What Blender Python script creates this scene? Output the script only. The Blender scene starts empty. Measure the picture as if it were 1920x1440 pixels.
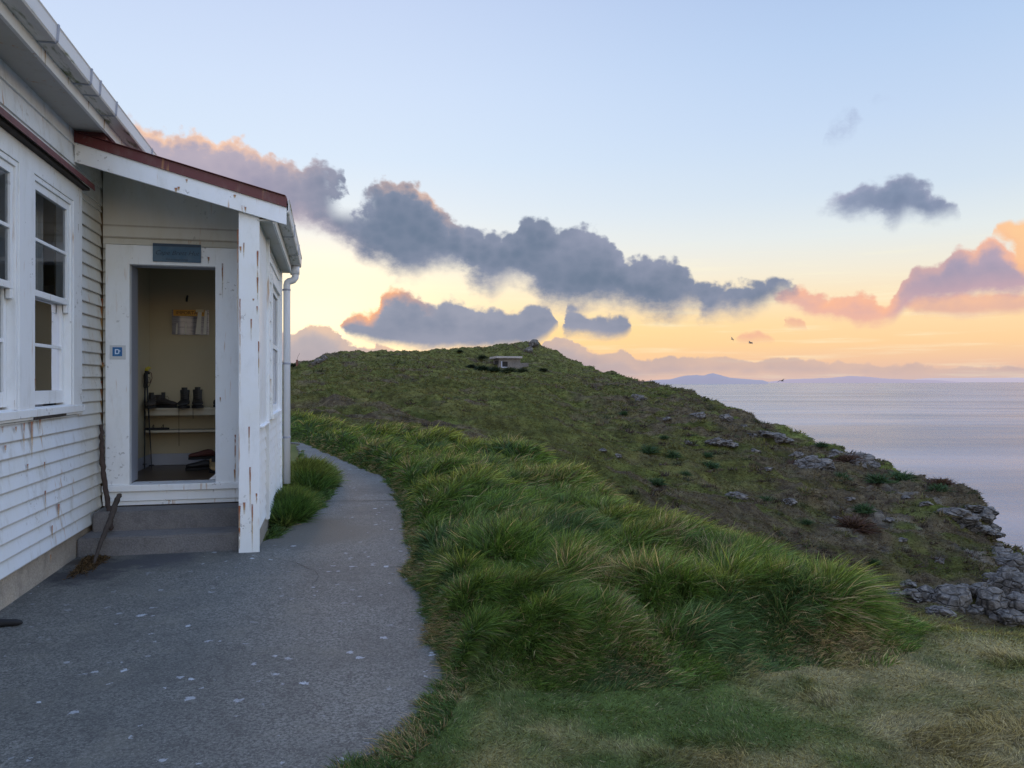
import bpy, math, random
import numpy as np
from mathutils import Vector, Matrix
random.seed(7); rng = np.random.default_rng(11)
sc = bpy.context.scene
C = sc.collection
F = 1480.0; CX = 960.0; HY = 714.0; EYE = 1.5
TH = math.atan((CX - 615) / F); ST, CT = math.sin(TH), math.cos(TH)
# ------------------------------------------------------------------ helpers
def srgb(r, g, b):
    f = lambda c: (c/255/12.92 if c/255 <= .04045 else ((c/255+.055)/1.055)**2.4)
    return (f(r), f(g), f(b), 1.0)
def W(px, py, Y): return Vector(((px-CX)/F*Y, Y, EYE-(py-HY)/F*Y))
def G(px, py, z=0.0):
    Y = (EYE-z)*F/(py-HY); return ((px-CX)/F*Y, Y)
def L2W(x, y, z=0): return Vector((x*CT-y*ST, x*ST+y*CT, z))
def W2L(X, Y): return (X*CT+Y*ST, -X*ST+Y*CT)
def LP(px, py, ly):            # point on the local plane y = ly
    t = (px-CX)/F; Y = ly/(-ST*t+CT); X = t*Y
    return (X*CT+Y*ST, ly, EYE-(py-HY)/F*Y)
def LX(px, py, lx):            # point on the local plane x = lx
    t = (px-CX)/F; Y = lx/(CT*t+ST); X = t*Y
    return (lx, -X*ST+Y*CT, EYE-(py-HY)/F*Y)

class MB:
    def __init__(s): s.v = []; s.f = []; s.uv = {}
    def box(s, x0, x1, y0, y1, z0, z1):
        n = len(s.v)
        s.v += [(x, y, z) for z in (z0, z1) for y in (y0, y1) for x in (x0, x1)]
        s.f += [tuple(n+i for i in q) for q in ((0,2,3,1),(4,5,7,6),(0,1,5,4),(2,6,7,3),(0,4,6,2),(1,3,7,5))]
        return s
    def prism(s, prof, a0, a1, axis='y'):
        # prof: list of 2-D points, extruded along axis
        n = len(s.v); k = len(prof)
        for a in (a0, a1):
            for p in prof:
                s.v.append({'y': (p[0], a, p[1]), 'x': (a, p[0], p[1]), 'z': (p[0], p[1], a)}[axis])
        for i in range(k):
            j = (i+1) % k
            s.f.append((n+i, n+j, n+k+j, n+k+i))
        s.f.append(tuple(n+i for i in range(k))[::-1]); s.f.append(tuple(n+k+i for i in range(k)))
        return s
    def tube(s, pts, radii, seg=10, cap=True, squash=1.0):
        pts = [Vector(p) for p in pts]
        if not hasattr(radii, '__len__'): radii = [radii]*len(pts)
        n0 = len(s.v); up = Vector((0, 0, 1))
        prev = None
        for i, p in enumerate(pts):
            d = (pts[min(i+1, len(pts)-1)]-pts[max(i-1, 0)]).normalized()
            if prev is None:
                a = d.cross(up)
                if a.length < 1e-3: a = d.cross(Vector((0, 1, 0)))
                a.normalize()
            else:
                a = (prev-d*prev.dot(d)).normalized()
            prev = a; b = d.cross(a)
            for k in range(seg):
                t = 2*math.pi*k/seg
                s.v.append(tuple(p+a*math.cos(t)*radii[i]+b*math.sin(t)*radii[i]*squash))
        for i in range(len(pts)-1):
            for k in range(seg):
                k2 = (k+1) % seg; o = n0+i*seg
                s.f.append((o+k, o+k2, o+seg+k2, o+seg+k))
        if cap:
            s.f.append(tuple(n0+k for k in range(seg))[::-1])
            o = n0+(len(pts)-1)*seg; s.f.append(tuple(o+k for k in range(seg)))
        return s
    def quad(s, *p, uv=None):
        n = len(s.v); s.v += [tuple(q) for q in p]
        if uv: s.uv[len(s.f)] = uv
        s.f.append(tuple(range(n, n+len(p)))); return s
    def loft(s, rings, cap=True):
        n0 = len(s.v); k = len(rings[0])
        for r in rings: s.v += [tuple(p) for p in r]
        for i in range(len(rings)-1):
            for j in range(k):
                j2 = (j+1) % k; o = n0+i*k
                s.f.append((o+j, o+j2, o+k+j2, o+k+j))
        if cap:
            s.f.append(tuple(n0+j for j in range(k))[::-1])
            o = n0+(len(rings)-1)*k; s.f.append(tuple(o+j for j in range(k)))
        return s
    def build(s, name, m, parent=None, bevel=0, smooth=False, origin=None):
        me = bpy.data.meshes.new(name); me.from_pydata(s.v, [], s.f)
        if s.uv:
            ul = me.uv_layers.new(name='UVMap')
            for fi, uvs in s.uv.items():
                for li, uv in zip(me.polygons[fi].loop_indices, uvs): ul.data[li].uv = uv
        me.materials.append(m)
        o = bpy.data.objects.new(name, me); C.objects.link(o)
        import bmesh
        bm = bmesh.new(); bm.from_mesh(me); bmesh.ops.recalc_face_normals(bm, faces=bm.faces)
        if origin is not None: bmesh.ops.translate(bm, verts=bm.verts, vec=-Vector(origin))
        bm.to_mesh(me); bm.free()
        if origin is not None: o.location = origin
        if parent is not None:
            o.parent = parent
            if parent.get('_o') is not None: o.location = -Vector(parent['_o']) + (Vector(origin) if origin is not None else Vector())
        if smooth:
            for p in me.polygons: p.use_smooth = True
        if bevel:
            b = o.modifiers.new('bevel', 'BEVEL'); b.width = bevel; b.segments = 2; b.limit_method = 'ANGLE'
        return o
def empty(name, label=None, cat=None, loc=(0, 0, 0), rz=0, group=None, local=None):
    o = bpy.data.objects.new(name, None); C.objects.link(o); o.empty_display_size = .1
    o.location = loc; o.rotation_euler = (0, 0, rz)
    tag(o, label, cat, group); return o
def house_frame(name, label, cat, base, group=None):
    """Empty standing at a point given in the hut's own axes; children are built in those axes."""
    o = empty(name, label, cat, L2W(*base), TH, group); o['_o'] = list(base); return o
def tag(o, label=None, cat=None, group=None, kind=None):
    if label: o['label'] = label
    if cat: o['category'] = cat
    if group: o['group'] = group
    if kind: o['kind'] = kind
    return o
# ------------------------------------------------------------------ noise (numpy)
_P = rng.permutation(4096); _V = rng.random(4096)
def _h(ix, iy, s=0): return _V[(_P[(_P[(ix+s*131) & 4095]+iy) & 4095])]
def vn(x, y, s=0):
    x = np.asarray(x, float); y = np.asarray(y, float)
    ix = np.floor(x).astype(int); iy = np.floor(y).astype(int); fx = x-ix; fy = y-iy
    fx = fx*fx*fx*(fx*(fx*6-15)+10); fy = fy*fy*fy*(fy*(fy*6-15)+10)
    a = _h(ix, iy, s)*(1-fx)+_h(ix+1, iy, s)*fx; b = _h(ix, iy+1, s)*(1-fx)+_h(ix+1, iy+1, s)*fx
    return a*(1-fy)+b*fy
def fbm(x, y, o=4, s=0, g=.5):
    t = 0; a = 1; n = 0
    for i in range(o):
        t = t+a*vn(x*2**i+i*17.3, y*2**i-i*9.1, s+i); n += a; a *= g
    return t/n
def sstep(a, b, x): 
    t = np.clip((x-a)/(b-a), 0, 1); return t*t*(3-2*t)
# ------------------------------------------------------------------ node helpers
class NT:
    def __init__(s, tree): s.t = tree; s.n = tree.nodes; s.l = tree.links
    def node(s, typ, **kw):
        n = s.n.new(typ)
        for k, v in kw.items(): setattr(n, k, v)
        return n
    def put(s, sock, v):
        if v is None: return
        if isinstance(v, bpy.types.NodeSocket): s.l.new(v, sock)
        else:
            if sock.type == 'RGBA' and not hasattr(v, '__len__'): v = (v, v, v, 1)
            if sock.type == 'RGBA' and len(v) == 3: v = (*v, 1)
            sock.default_value = v
    def m(s, op, a, b=None, c=None, clamp=False):
        n = s.node('ShaderNodeMath', operation=op, use_clamp=clamp)
        s.put(n.inputs[0], a); s.put(n.inputs[1], b)
        if c is not None: s.put(n.inputs[2], c)
        return n.outputs[0]
    def mr(s, v, a, b, c=0., d=1., smooth=True):
        n = s.node('ShaderNodeMapRange', interpolation_type='SMOOTHSTEP' if smooth else 'LINEAR')
        for i, q in enumerate((v, a, b, c, d)): s.put(n.inputs[i], q)
        return n.outputs[0]
    def mix(s, f, a, b, mode='MIX'):
        n = s.node('ShaderNodeMix', data_type='RGBA', blend_type=mode, clamp_factor=True)
        s.put(n.inputs[0], f); s.put(n.inputs[6], a); s.put(n.inputs[7], b); return n.outputs[2]
    def noise(s, vec, scale, detail=4, rough=.55, dist=0, out=0):
        n = s.node('ShaderNodeTexNoise'); s.put(n.inputs['Vector'], vec)
        n.inputs['Scale'].default_value = scale; n.inputs['Detail'].default_value = detail
        n.inputs['Roughness'].default_value = rough; n.inputs['Distortion'].default_value = dist
        return n.outputs[out]
    def voro(s, vec, scale, feature='F1', out='Distance', rnd=1, two=False):
        n = s.node('ShaderNodeTexVoronoi', feature=feature, voronoi_dimensions='2D' if two else '3D'); s.put(n.inputs['Vector'], vec)
        n.inputs['Scale'].default_value = scale; n.inputs['Randomness'].default_value = rnd
        return n.outputs[out]
    def ramp(s, v, stops):
        n = s.node('ShaderNodeValToRGB'); s.put(n.inputs[0], v); e = n.color_ramp.elements
        while len(e) < len(stops): e.new(.5)
        for i, (p, c) in enumerate(stops):
            e[i].position = p; e[i].color = c if len(c) == 4 else (*c, 1)
        return n.outputs[0]
    def mapping(s, vec, scale=(1, 1, 1), loc=(0, 0, 0)):
        n = s.node('ShaderNodeMapping'); s.put(n.inputs[0], vec)
        n.inputs['Scale'].default_value = scale; n.inputs['Location'].default_value = loc; return n.outputs[0]
    def vmul(s, vec, v):
        n = s.node('ShaderNodeVectorMath', operation='MULTIPLY'); s.put(n.inputs[0], vec); s.put(n.inputs[1], v); return n.outputs[0]
def material(name):
    m = bpy.data.materials.new(name); m.use_nodes = True; t = NT(m.node_tree)
    b = m.node_tree.nodes['Principled BSDF']; t.b = b; t.mat = m
    t.coord = t.node('ShaderNodeTexCoord').outputs['Object']
    return m, t
def bump(t, h, strength=.3, dist=.01):
    n = t.node('ShaderNodeBump'); n.inputs['Strength'].default_value = strength; n.inputs['Distance'].default_value = dist
    t.put(n.inputs['Height'], h); t.l.new(n.outputs[0], t.b.inputs['Normal'])
def simple(name, col, rough=.6, var=.25, scale=20, metal=0, bumps=.15):
    m, t = material(name)
    nz = t.noise(t.coord, scale, 5)
    c = t.mix(nz, tuple(x*(1-var) for x in col[:3]), tuple(min(1, x*(1+var)) for x in col[:3]))
    t.put(t.b.inputs['Base Color'], c); t.b.inputs['Roughness'].default_value = rough; t.b.inputs['Metallic'].default_value = metal
    if bumps: bump(t, nz, bumps, .004)
    return m
def paint(name, base=(.70, .72, .72), dirt=.5, chips=.35, cream=None, rough=.55, laps=None):
    m, t = material(name)
    big = t.noise(t.coord, 1.3, 6, .65)
    c = t.mix(t.m('MULTIPLY', t.mr(big, .42, .72), .5), base, tuple(x*y for x, y in zip(base, (.92, .88, .76))))
    fine = t.noise(t.mapping(t.coord, (1, 1, .35)), 9, 6, .7)
    c = t.mix(t.m('MULTIPLY', t.mr(fine, .5, .78), dirt), c, (.36, .34, .27))
    if cream:
        sep = t.node('ShaderNodeSeparateXYZ'); t.l.new(t.coord, sep.inputs[0])
        f = t.mr(sep.outputs[1], cream[0], cream[1])
        f = t.m('MULTIPLY', f, t.m('ADD', .45, t.noise(t.mapping(t.coord, (3, 3, .8)), 2.2, 4)))
        c = t.mix(t.m('MULTIPLY', f, .7), c, (.60, .56, .44))
    if laps:  # dirt lines at each lap, painted dark to deepen the soft lap shadow
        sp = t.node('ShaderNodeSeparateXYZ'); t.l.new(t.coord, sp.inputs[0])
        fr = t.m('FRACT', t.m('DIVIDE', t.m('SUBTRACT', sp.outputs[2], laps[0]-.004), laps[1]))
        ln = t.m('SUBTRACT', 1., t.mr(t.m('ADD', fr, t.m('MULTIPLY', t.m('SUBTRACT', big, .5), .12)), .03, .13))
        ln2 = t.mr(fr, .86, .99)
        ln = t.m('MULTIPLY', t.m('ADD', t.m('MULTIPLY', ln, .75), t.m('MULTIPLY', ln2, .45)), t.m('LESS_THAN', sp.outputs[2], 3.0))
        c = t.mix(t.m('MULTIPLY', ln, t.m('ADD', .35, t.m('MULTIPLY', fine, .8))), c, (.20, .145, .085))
    # rusty drips
    dr = t.noise(t.mapping(t.coord, (9, 9, .8)), 2.6, 3, .5)
    spot = t.noise(t.coord, 2.2, 2, .5)
    r = t.m('MULTIPLY', t.mr(dr, .63, .74), t.mr(spot, .45, .60))
    c = t.mix(t.m('MULTIPLY', r, .75), c, (.46, .23, .075))
    # flaking chips
    ch = t.noise(t.coord, 26, 5, .6); msk = t.noise(t.coord, 3.1, 3, .5)
    cf = t.m('MULTIPLY', t.mr(ch, .60, .62), t.mr(msk, .57, .62))
    c = t.mix(t.m('MULTIPLY', cf, chips), c, (.20, .18, .16))
    t.put(t.b.inputs['Base Color'], c); t.b.inputs['Roughness'].default_value = rough
    bump(t, t.m('SUBTRACT', fine, cf), .25, .003)
    return m
M = {}
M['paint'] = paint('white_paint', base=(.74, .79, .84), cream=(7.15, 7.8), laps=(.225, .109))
M['paint_clean'] = paint('white_trim_paint', base=(.80, .82, .83), dirt=.25, chips=.5)
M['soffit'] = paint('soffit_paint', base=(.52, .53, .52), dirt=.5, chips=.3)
M['red'] = paint('red_roof_paint', base=(.115, .022, .022), dirt=.25, chips=.25, rough=.5)
M['redold'] = simple('rusted_red_flashing', (.13, .035, .033), .6, .75, 14)
M['darkwood'] = simple('dark_rotten_wood_and_shade', (.05, .04, .035), .9, .6, 30)
M['interior'] = simple('interior_cream', (.47, .415, .29), .7, .07, 3, bumps=.03)
M['shelf'] = simple('shelf_cream', (.50, .46, .36), .6, .1, 6)
M['floor'] = simple('floor_brown', (.10, .07, .05), .35, .4, 5)
M['jamb'] = simple('jamb_grey', (.34, .36, .42), .6, .1, 6)
M['pipe'] = simple('white_pvc', (.72, .74, .78), .35, .05, 3, bumps=0)
M['curtain'] = simple('curtain_cloth', (.55, .56, .58), .9, .12, 12)
M['black'] = simple('black_leather', (.018, .018, .02), .6, .4, 30)
M['brownblack'] = simple('worn_dark_leather', (.05, .042, .038), .7, .5, 40)
M['rubber'] = simple('black_rubber', (.012, .012, .013), .8, .3, 20)
M['yellow'] = simple('yellow_plastic', (.55, .45, .04), .45, .1, 10)
M['polem'] = simple('dark_pole', (.03, .035, .045), .35, .3, 10, metal=.4)
M['tan'] = simple('tan_leather', (.42, .30, .15), .7, .25, 25)
M['maroon'] = simple('maroon_fabric', (.10, .035, .03), .8, .3, 25)
M['whiteplastic'] = simple('white_wedge_plastic', (.7, .7, .7), .5, .05, 5)
def glass():
    m, t = material('window_glass'); out = m.node_tree.nodes['Material Output']
    tr = t.node('ShaderNodeBsdfTransparent'); tr.inputs[0].default_value = (.86, .9, .9, 1)
    gl = t.node('ShaderNodeBsdfGlossy'); gl.inputs['Roughness'].default_value = .03; gl.inputs[0].default_value = (.9, .9, .95, 1)
    fr = t.node('ShaderNodeFresnel'); fr.inputs[0].default_value = 1.45
    bp = t.node('ShaderNodeBump'); bp.inputs['Strength'].default_value = .12; bp.inputs['Distance'].default_value = .01
    t.l.new(t.noise(t.coord, 3, 2), bp.inputs['Height']); t.l.new(bp.outputs[0], gl.inputs['Normal'])
    mx = t.node('ShaderNodeMixShader'); t.l.new(fr.outputs[0], mx.inputs[0]); t.l.new(tr.outputs[0], mx.inputs[1]); t.l.new(gl.outputs[0], mx.inputs[2])
    t.l.new(mx.outputs[0], out.inputs[0]); return m
M['glass'] = glass()
def rustmat():
    m, t = material('rust_stain'); out = m.node_tree.nodes['Material Output']
    uv = t.node('ShaderNodeTexCoord').outputs['UV']; sp = t.node('ShaderNodeSeparateXYZ'); t.l.new(uv, sp.inputs[0])
    u = t.m('ABSOLUTE', t.m('SUBTRACT', sp.outputs[0], .5))
    v = sp.outputs[1]
    nz = t.noise(t.mapping(t.coord, (1, 1, .3)), 40, 2)
    wid = t.m('MULTIPLY', t.m('ADD', .22, t.m('MULTIPLY', v, .28)), t.m('ADD', .6, t.m('MULTIPLY', nz, .8)))
    a = t.m('SUBTRACT', 1., t.mr(u, t.m('MULTIPLY', wid, .35), wid))
    a = t.m('MULTIPLY', a, t.m('POWER', v, .55))
    a = t.m('MULTIPLY', a, t.mr(nz, .22, .5))
    col = t.mix(t.mr(v, .35, .98), (.52, .32, .11), (.30, .085, .025))
    a = t.m('MULTIPLY', a, .85)
    t.put(t.b.inputs['Base Color'], col); t.b.inputs['Roughness'].default_value = .8
    tr = t.node('ShaderNodeBsdfTransparent'); mx = t.node('ShaderNodeMixShader')
    t.l.new(a, mx.inputs[0]); t.l.new(tr.outputs[0], mx.inputs[1]); t.l.new(t.b.outputs[0], mx.inputs[2]); t.l.new(mx.outputs[0], out.inputs[0])
    return m
M['rust'] = rustmat()
def concrete(name, base, spots=True, dark=.6, con=1.):
    m, t = material(name)
    sp1 = t.noise(t.coord, 75, 4, .75); big = t.noise(t.coord, .9, 5, .6); mid = t.noise(t.coord, 7, 5, .6)
    c = t.mix(t.mr(sp1, .38, .62), tuple(x*(1-.55*con) for x in base), tuple(x*(1+.65*con) for x in base))
    c = t.mix(t.m('MULTIPLY', t.mr(big, .38, .66), .55), c, tuple(x*dark for x in base))
    c = t.mix(t.m('MULTIPLY', t.mr(mid, .5, .7), .45), c, tuple(x*.5 for x in base))
    c = t.mix(t.m('MULTIPLY', t.mr(t.noise(t.coord, 2.6, 4, .6), .52, .7), .35), c, tuple(x*y*1.25 for x, y in zip(base, (1.05, 1., .9))))
    ag = t.voro(t.coord, 60); c = t.mix(t.m('MULTIPLY', t.m('LESS_THAN', ag, .22), .35*con), c, tuple(min(1, x*2.6) for x in base))
    if spots:
        wv = t.node('ShaderNodeVectorMath', operation='ADD'); t.l.new(t.coord, wv.inputs[0])
        t.l.new(t.vmul(t.noise(t.coord, 22, 4, .7, out=1), (.10, .10, 0)), wv.inputs[1])
        v = t.voro(wv.outputs[0], 5.2); vc = t.voro(wv.outputs[0], 5.2, out='Color')
        sv = t.node('ShaderNodeSeparateColor'); t.l.new(vc, sv.inputs[0])
        rad = t.mr(sv.outputs[0], .45, 1, 0, .13, False)
        f = t.m('MULTIPLY', t.m('LESS_THAN', v, rad), t.mr(sp1, .3, .55))
        c = t.mix(t.m('MULTIPLY', f, .8), c, (.50, .53, .56))
        v2 = t.voro(wv.outputs[0], 13); vc2 = t.voro(wv.outputs[0], 13, out='Color'); s2 = t.node('ShaderNodeSeparateColor'); t.l.new(vc2, s2.inputs[0])
        f2 = t.m('MULTIPLY', t.m('LESS_THAN', v2, t.mr(s2.outputs[0], .55, 1, 0, .26, False)), t.mr(big, .38, .55))
        c = t.mix(t.m('MULTIPLY', f2, .6), c, (.42, .44, .46))
        ck = t.node('ShaderNodeVectorMath', operation='ADD'); t.l.new(t.coord, ck.inputs[0]); t.l.new(t.vmul(t.noise(t.coord, 3, 6, .7, out=1), (.5, .5, 0)), ck.inputs[1])
        ve = t.voro(ck.outputs[0], .42, 'DISTANCE_TO_EDGE')
        c = t.mix(t.m('MULTIPLY', t.m('SUBTRACT', 1., t.mr(ve, .0006, .0022)), t.m('MULTIPLY', t.mr(big, .5, .58), .6)), c, (.03, .028, .025))
        # brown soil stain and a black stain near the wall corner
        for (cx_, cy_, r, col) in ((*G(165, 1055), .17, (.045, .03, .018)), (*G(150, 1080), .26, (.02, .02, .024)), (*G(225, 1060), .20, (.03, .03, .033)), (*G(300, 1050), .30, (.055, .055, .06)), (*G(560, 985), .5, (.09, .075, .05)), (*G(600, 1000), .7, (.10, .09, .07))):
            d = t.node('ShaderNodeVectorMath', operation='DISTANCE'); t.l.new(t.mapping(t.coord, (1, 1, 0)), d.inputs[0]); d.inputs[1].default_value = (cx_, cy_, 0)
            f = t.m('SUBTRACT', 1., t.mr(t.m('ADD', d.outputs['Value'], t.m('MULTIPLY', t.m('SUBTRACT', mid, .5), .55)), r*.45, r+.12))
            c = t.mix(t.m('MULTIPLY', f, .85), c, col)
    t.put(t.b.inputs['Base Color'], c); t.b.inputs['Roughness'].default_value = .85
    bump(t, t.m('ADD', sp1, t.m('MULTIPLY', ag, .6)), .55, .006)
    return m
M['patio'] = concrete('patio_concrete', (.118, .115, .100))
M['steps'] = concrete('step_concrete', (.165, .155, .15), spots=False, dark=.7, con=.35)
M['found'] = concrete('foundation_concrete', (.40, .345, .28), spots=False, dark=.5, con=.3)
M['crack'] = simple('crack_dark', (.02, .018, .016), .95, .3, 40)
def attrmat(name, rough=.55, trans=.3, spec=.25):
    m, t = material(name); out = m.node_tree.nodes['Material Output']
    a = t.node('ShaderNodeAttribute', attribute_name='Col')
    t.put(t.b.inputs['Base Color'], a.outputs['Color']); t.b.inputs['Roughness'].default_value = rough
    t.b.inputs['Specular IOR Level'].default_value = spec
    if trans:
        tl = t.node('ShaderNodeBsdfTranslucent'); t.l.new(t.mix(1., a.outputs['Color'], (1.5, 1.35, .8, 1), 'MULTIPLY'), tl.inputs[0])
        mx = t.node('ShaderNodeMixShader'); mx.inputs[0].default_value = trans
        t.l.new(t.b.outputs[0], mx.inputs[1]); t.l.new(tl.outputs[0], mx.inputs[2]); t.l.new(mx.outputs[0], out.inputs[0])
    return m, t
M['grass'] = attrmat('grass_blades')[0]
M['soil'], _t = attrmat('turf_soil', .95, 0, .05); bump(_t, _t.noise(_t.coord, 60, 4), .6, .01)
def hillmat():
    m, t = attrmat('hill_turf', .95, 0, .05)
    a = [n for n in t.n if n.bl_idname == 'ShaderNodeAttribute'][0].outputs['Color']
    n1 = t.noise(t.coord, 1.6, 8, .72); n2 = t.noise(t.mapping(t.coord, (.8, 2.2, 3.5)), 1.1, 6, .7)
    c = t.mix(t.mr(n1, .3, .7), t.mix(1., a, (.45, .45, .5, 1), 'MULTIPLY'), t.mix(1., a, (1.5, 1.5, 1.25, 1), 'MULTIPLY'))
    c = t.mix(t.m('MULTIPLY', t.mr(n2, .52, .66), .6), c, t.mix(1., a, (.42, .36, .40, 1), 'MULTIPLY'))
    t.put(t.b.inputs['Base Color'], c)
    bump(t, t.m('ADD', n1, n2), 1., .25); return m
M['hill'] = hillmat()
def rockmat():
    m, t = material('grey_rock')
    n1 = t.noise(t.coord, 1.7, 8, .68); n2 = t.noise(t.coord, 9, 6, .7); v = t.voro(t.mapping(t.coord, (1, 1, 1.8)), 2.2, 'DISTANCE_TO_EDGE')
    c = t.mix(t.mr(n1, .3, .7), (.05, .045, .038), (.19, .172, .150))
    c = t.mix(t.m('MULTIPLY', t.mr(n2, .5, .7), .6), c, (.30, .275, .245))
    c = t.mix(t.m('MULTIPLY', t.m('SUBTRACT', 1., t.mr(v, 0., .06)), .8), c, (.03, .028, .028))
    t.put(t.b.inputs['Base Color'], c); t.b.inputs['Roughness'].default_value = .9
    bump(t, t.m('ADD', t.m('ADD', n1, t.m('MULTIPLY', n2, .4)), t.m('MULTIPLY', t.mr(v, 0, .12), .5)), .9, .15); return m
M['rock'] = rockmat()

def npmesh(name, V, quads=None, tris=None, col=None, mat=None, smooth=False):
    me = bpy.data.meshes.new(name)
    nq = 0 if quads is None else len(quads); nt = 0 if tris is None else len(tris)
    me.vertices.add(len(V)); me.vertices.foreach_set('co', np.ascontiguousarray(V, np.float32).ravel())
    loops = np.concatenate([a.ravel() for a in (quads, tris) if a is not None]).astype(np.int32)
    me.loops.add(len(loops)); me.loops.foreach_set('vertex_index', loops)
    me.polygons.add(nq+nt)
    st = np.concatenate([np.arange(nq)*4, nq*4+np.arange(nt)*3]).astype(np.int32)
    me.polygons.foreach_set('loop_start', st)
    me.update(calc_edges=True)
    if smooth: me.polygons.foreach_set('use_smooth', np.ones(nq+nt, bool))
    if col is not None:
        a = me.color_attributes.new('Col', 'FLOAT_COLOR', 'POINT')
        c4 = np.ones((len(V), 4), np.float32); c4[:, :3] = col; a.data.foreach_set('color', c4.ravel())
    if mat: me.materials.append(mat)
    o = bpy.data.objects.new(name, me); C.objects.link(o); return o
def grid_faces(nr, nc):
    i = np.arange(nr-1)[:, None]*nc+np.arange(nc-1)[None]
    return np.stack([i, i+1, i+nc+1, i+nc], -1).reshape(-1, 4)

# ------------------------------------------------------------------ camera
cam = bpy.data.cameras.new('camera'); cam.sensor_width = 36; cam.lens = 36*F/1920; cam.clip_start = .05; cam.clip_end = 90000
cam.shift_y = (HY-720)/1920*-1*-1
co = bpy.data.objects.new('camera', cam); C.objects.link(co); co.location = (0, 0, EYE); co.rotation_euler = (math.pi/2, 0, 0)
cam.shift_y = -(720-HY)/1920
sc.camera = co
sc.view_settings.view_transform = 'Standard'; sc.view_settings.look = 'None'; sc.view_settings.exposure = 0

#@@WORLD
# ------------------------------------------------------------------ world
SUN_AZ = math.atan((590-CX)/F); SUN_EL = math.radians(4.5)
def build_world():
    w = bpy.data.worlds.new('World'); sc.world = w; w.use_nodes = True; t = NT(w.node_tree)
    bg = t.n['Background']; bg.inputs[1].default_value = 1.0
    d = t.node('ShaderNodeTexCoord').outputs['Generated']
    s = t.node('ShaderNodeSeparateXYZ'); t.l.new(d, s.inputs[0]); x, y, z = s.outputs
    hyp = t.m('SQRT', t.m('ADD', t.m('MULTIPLY', x, x), t.m('MULTIPLY', y, y)))
    az = t.m('ARCTAN2', x, y); el = t.m('ARCTAN2', z, hyp)
    AZ0, AZ1 = math.atan((150-CX)/F), math.atan((2050-CX)/F); E0, E1 = -.05, .42
    def toE(px, py): u = (px-CX)/F; return math.atan((HY-py)/F/math.sqrt(1+u*u))
    azn = t.m('DIVIDE', t.m('SUBTRACT', az, AZ0), AZ1-AZ0)
    def vec(ka, ke, off=0.):
        c = t.node('ShaderNodeCombineXYZ'); t.put(c.inputs[0], t.m('MULTIPLY', az, ka)); t.put(c.inputs[1], t.m('MULTIPLY', el, ke)); c.inputs[2].default_value = off; return c.outputs[0]
    def curve(pts):
        n = t.node('ShaderNodeFloatCurve'); c = n.mapping.curves[0]
        P = [((math.atan((px-CX)/F)-AZ0)/(AZ1-AZ0), (toE(px, py)-E0)/(E1-E0)) for px, py in pts]
        while len(c.points) < len(P): c.points.new(.5, .5)
        for q, p in zip(sorted(range(len(c.points))), P):
            c.points[q].location = p; c.points[q].handle_type = 'AUTO_CLAMPED'
        n.mapping.update(); t.put(n.inputs['Value'], azn_w)
        return t.m('ADD', t.m('MULTIPLY', n.outputs[0], E1-E0), E0)
    # shared turbulence
    nA = t.noise(vec(26, 30), 1., 7, .62); nB = t.noise(vec(24, 32, 7.7), 1., 7, .62)
    bil = t.voro(vec(62, 70, 1.3), 1., two=True); nC = t.noise(vec(9, 14, 3.1), 1., 5, .55)
    bil2 = t.voro(vec(150, 160, 2.3), 1., two=True)
    wob = t.m('MULTIPLY', t.m('SUBTRACT', nB, .5), .030)
    azn_w = t.m('ADD', azn, t.m('DIVIDE', wob, AZ1-AZ0))
    top_n = t.m('ADD', t.m('MULTIPLY', t.m('SUBTRACT', nA, .5), .040), t.m('ADD', t.m('MULTIPLY', t.m('SUBTRACT', .45, bil), .011), t.m('MULTIPLY', t.m('SUBTRACT', .45, bil2), .004)))
    bot_n = t.m('MULTIPLY', t.m('SUBTRACT', nB, .5), .050)
    def layer(top, bot, st=.006, sb=.018, k=1., kb=1.):
        T = curve(top); B = curve(bot)
        dt = t.m('ADD', t.m('SUBTRACT', T, el), t.m('MULTIPLY', top_n, k))
        db = t.m('ADD', t.m('ADD', t.m('SUBTRACT', el, B), .010*min(1, kb*1.3)), t.m('MULTIPLY', bot_n, kb))
        a = t.m('MULTIPLY', t.mr(dt, 0., st), t.mr(db, -.002, sb))
        return a, dt, db
    # clear sky
    pos = t.m('DIVIDE', el, 1.5708, clamp=True)
    K = lambda L: [(p/1.5708, srgb(*c)) for p, c in L]
    left = t.ramp(pos, K([(0, (236,196,172)), (.023, (253,205,150)), (.0635, (255,221,150)), (.09, (255,232,188)), (.12, (252,238,210)), (.15, (243,239,228)), (.2, (228,237,244)), (.27, (214,231,250)), (.35, (208,225,250)), (.46, (196,213,244)), (.8, (160,182,228)), (1.5, (135,160,210))]))
    right = t.ramp(pos, K([(0, (206,184,184)), (.02, (238,196,168)), (.045, (254,211,160)), (.075, (255,221,172)), (.1, (252,229,192)), (.13, (243,235,216)), (.17, (228,235,236)), (.22, (211,226,241)), (.3, (196,216,243)), (.38, (183,207,240)), (.46, (170,195,233)), (.8, (140,165,215)), (1.5, (125,150,205))]))
    c = t.mix(t.mr(az, -.25, .55), left, right)
    # faint high streaks
    stv = t.noise(vec(6, 90, 5.), 1., 5, .6)
    c = t.mix(t.m('MULTIPLY', t.m('MULTIPLY', t.mr(stv, .5, .75), t.m('SUBTRACT', 1., t.mr(el, .10, .2))), .45), c, srgb(255, 248, 215))
    # glow
    ga = t.m('SUBTRACT', az, math.atan((575-CX)/F)); ge = t.m('SUBTRACT', el, .075)
    r2 = t.m('ADD', t.m('MULTIPLY', t.m('MULTIPLY', ga, ga), 34.), t.m('MULTIPLY', t.m('MULTIPLY', ge, ge), 190.))
    glow = t.m('EXPONENT', t.m('MULTIPLY', r2, -1.))
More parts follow.
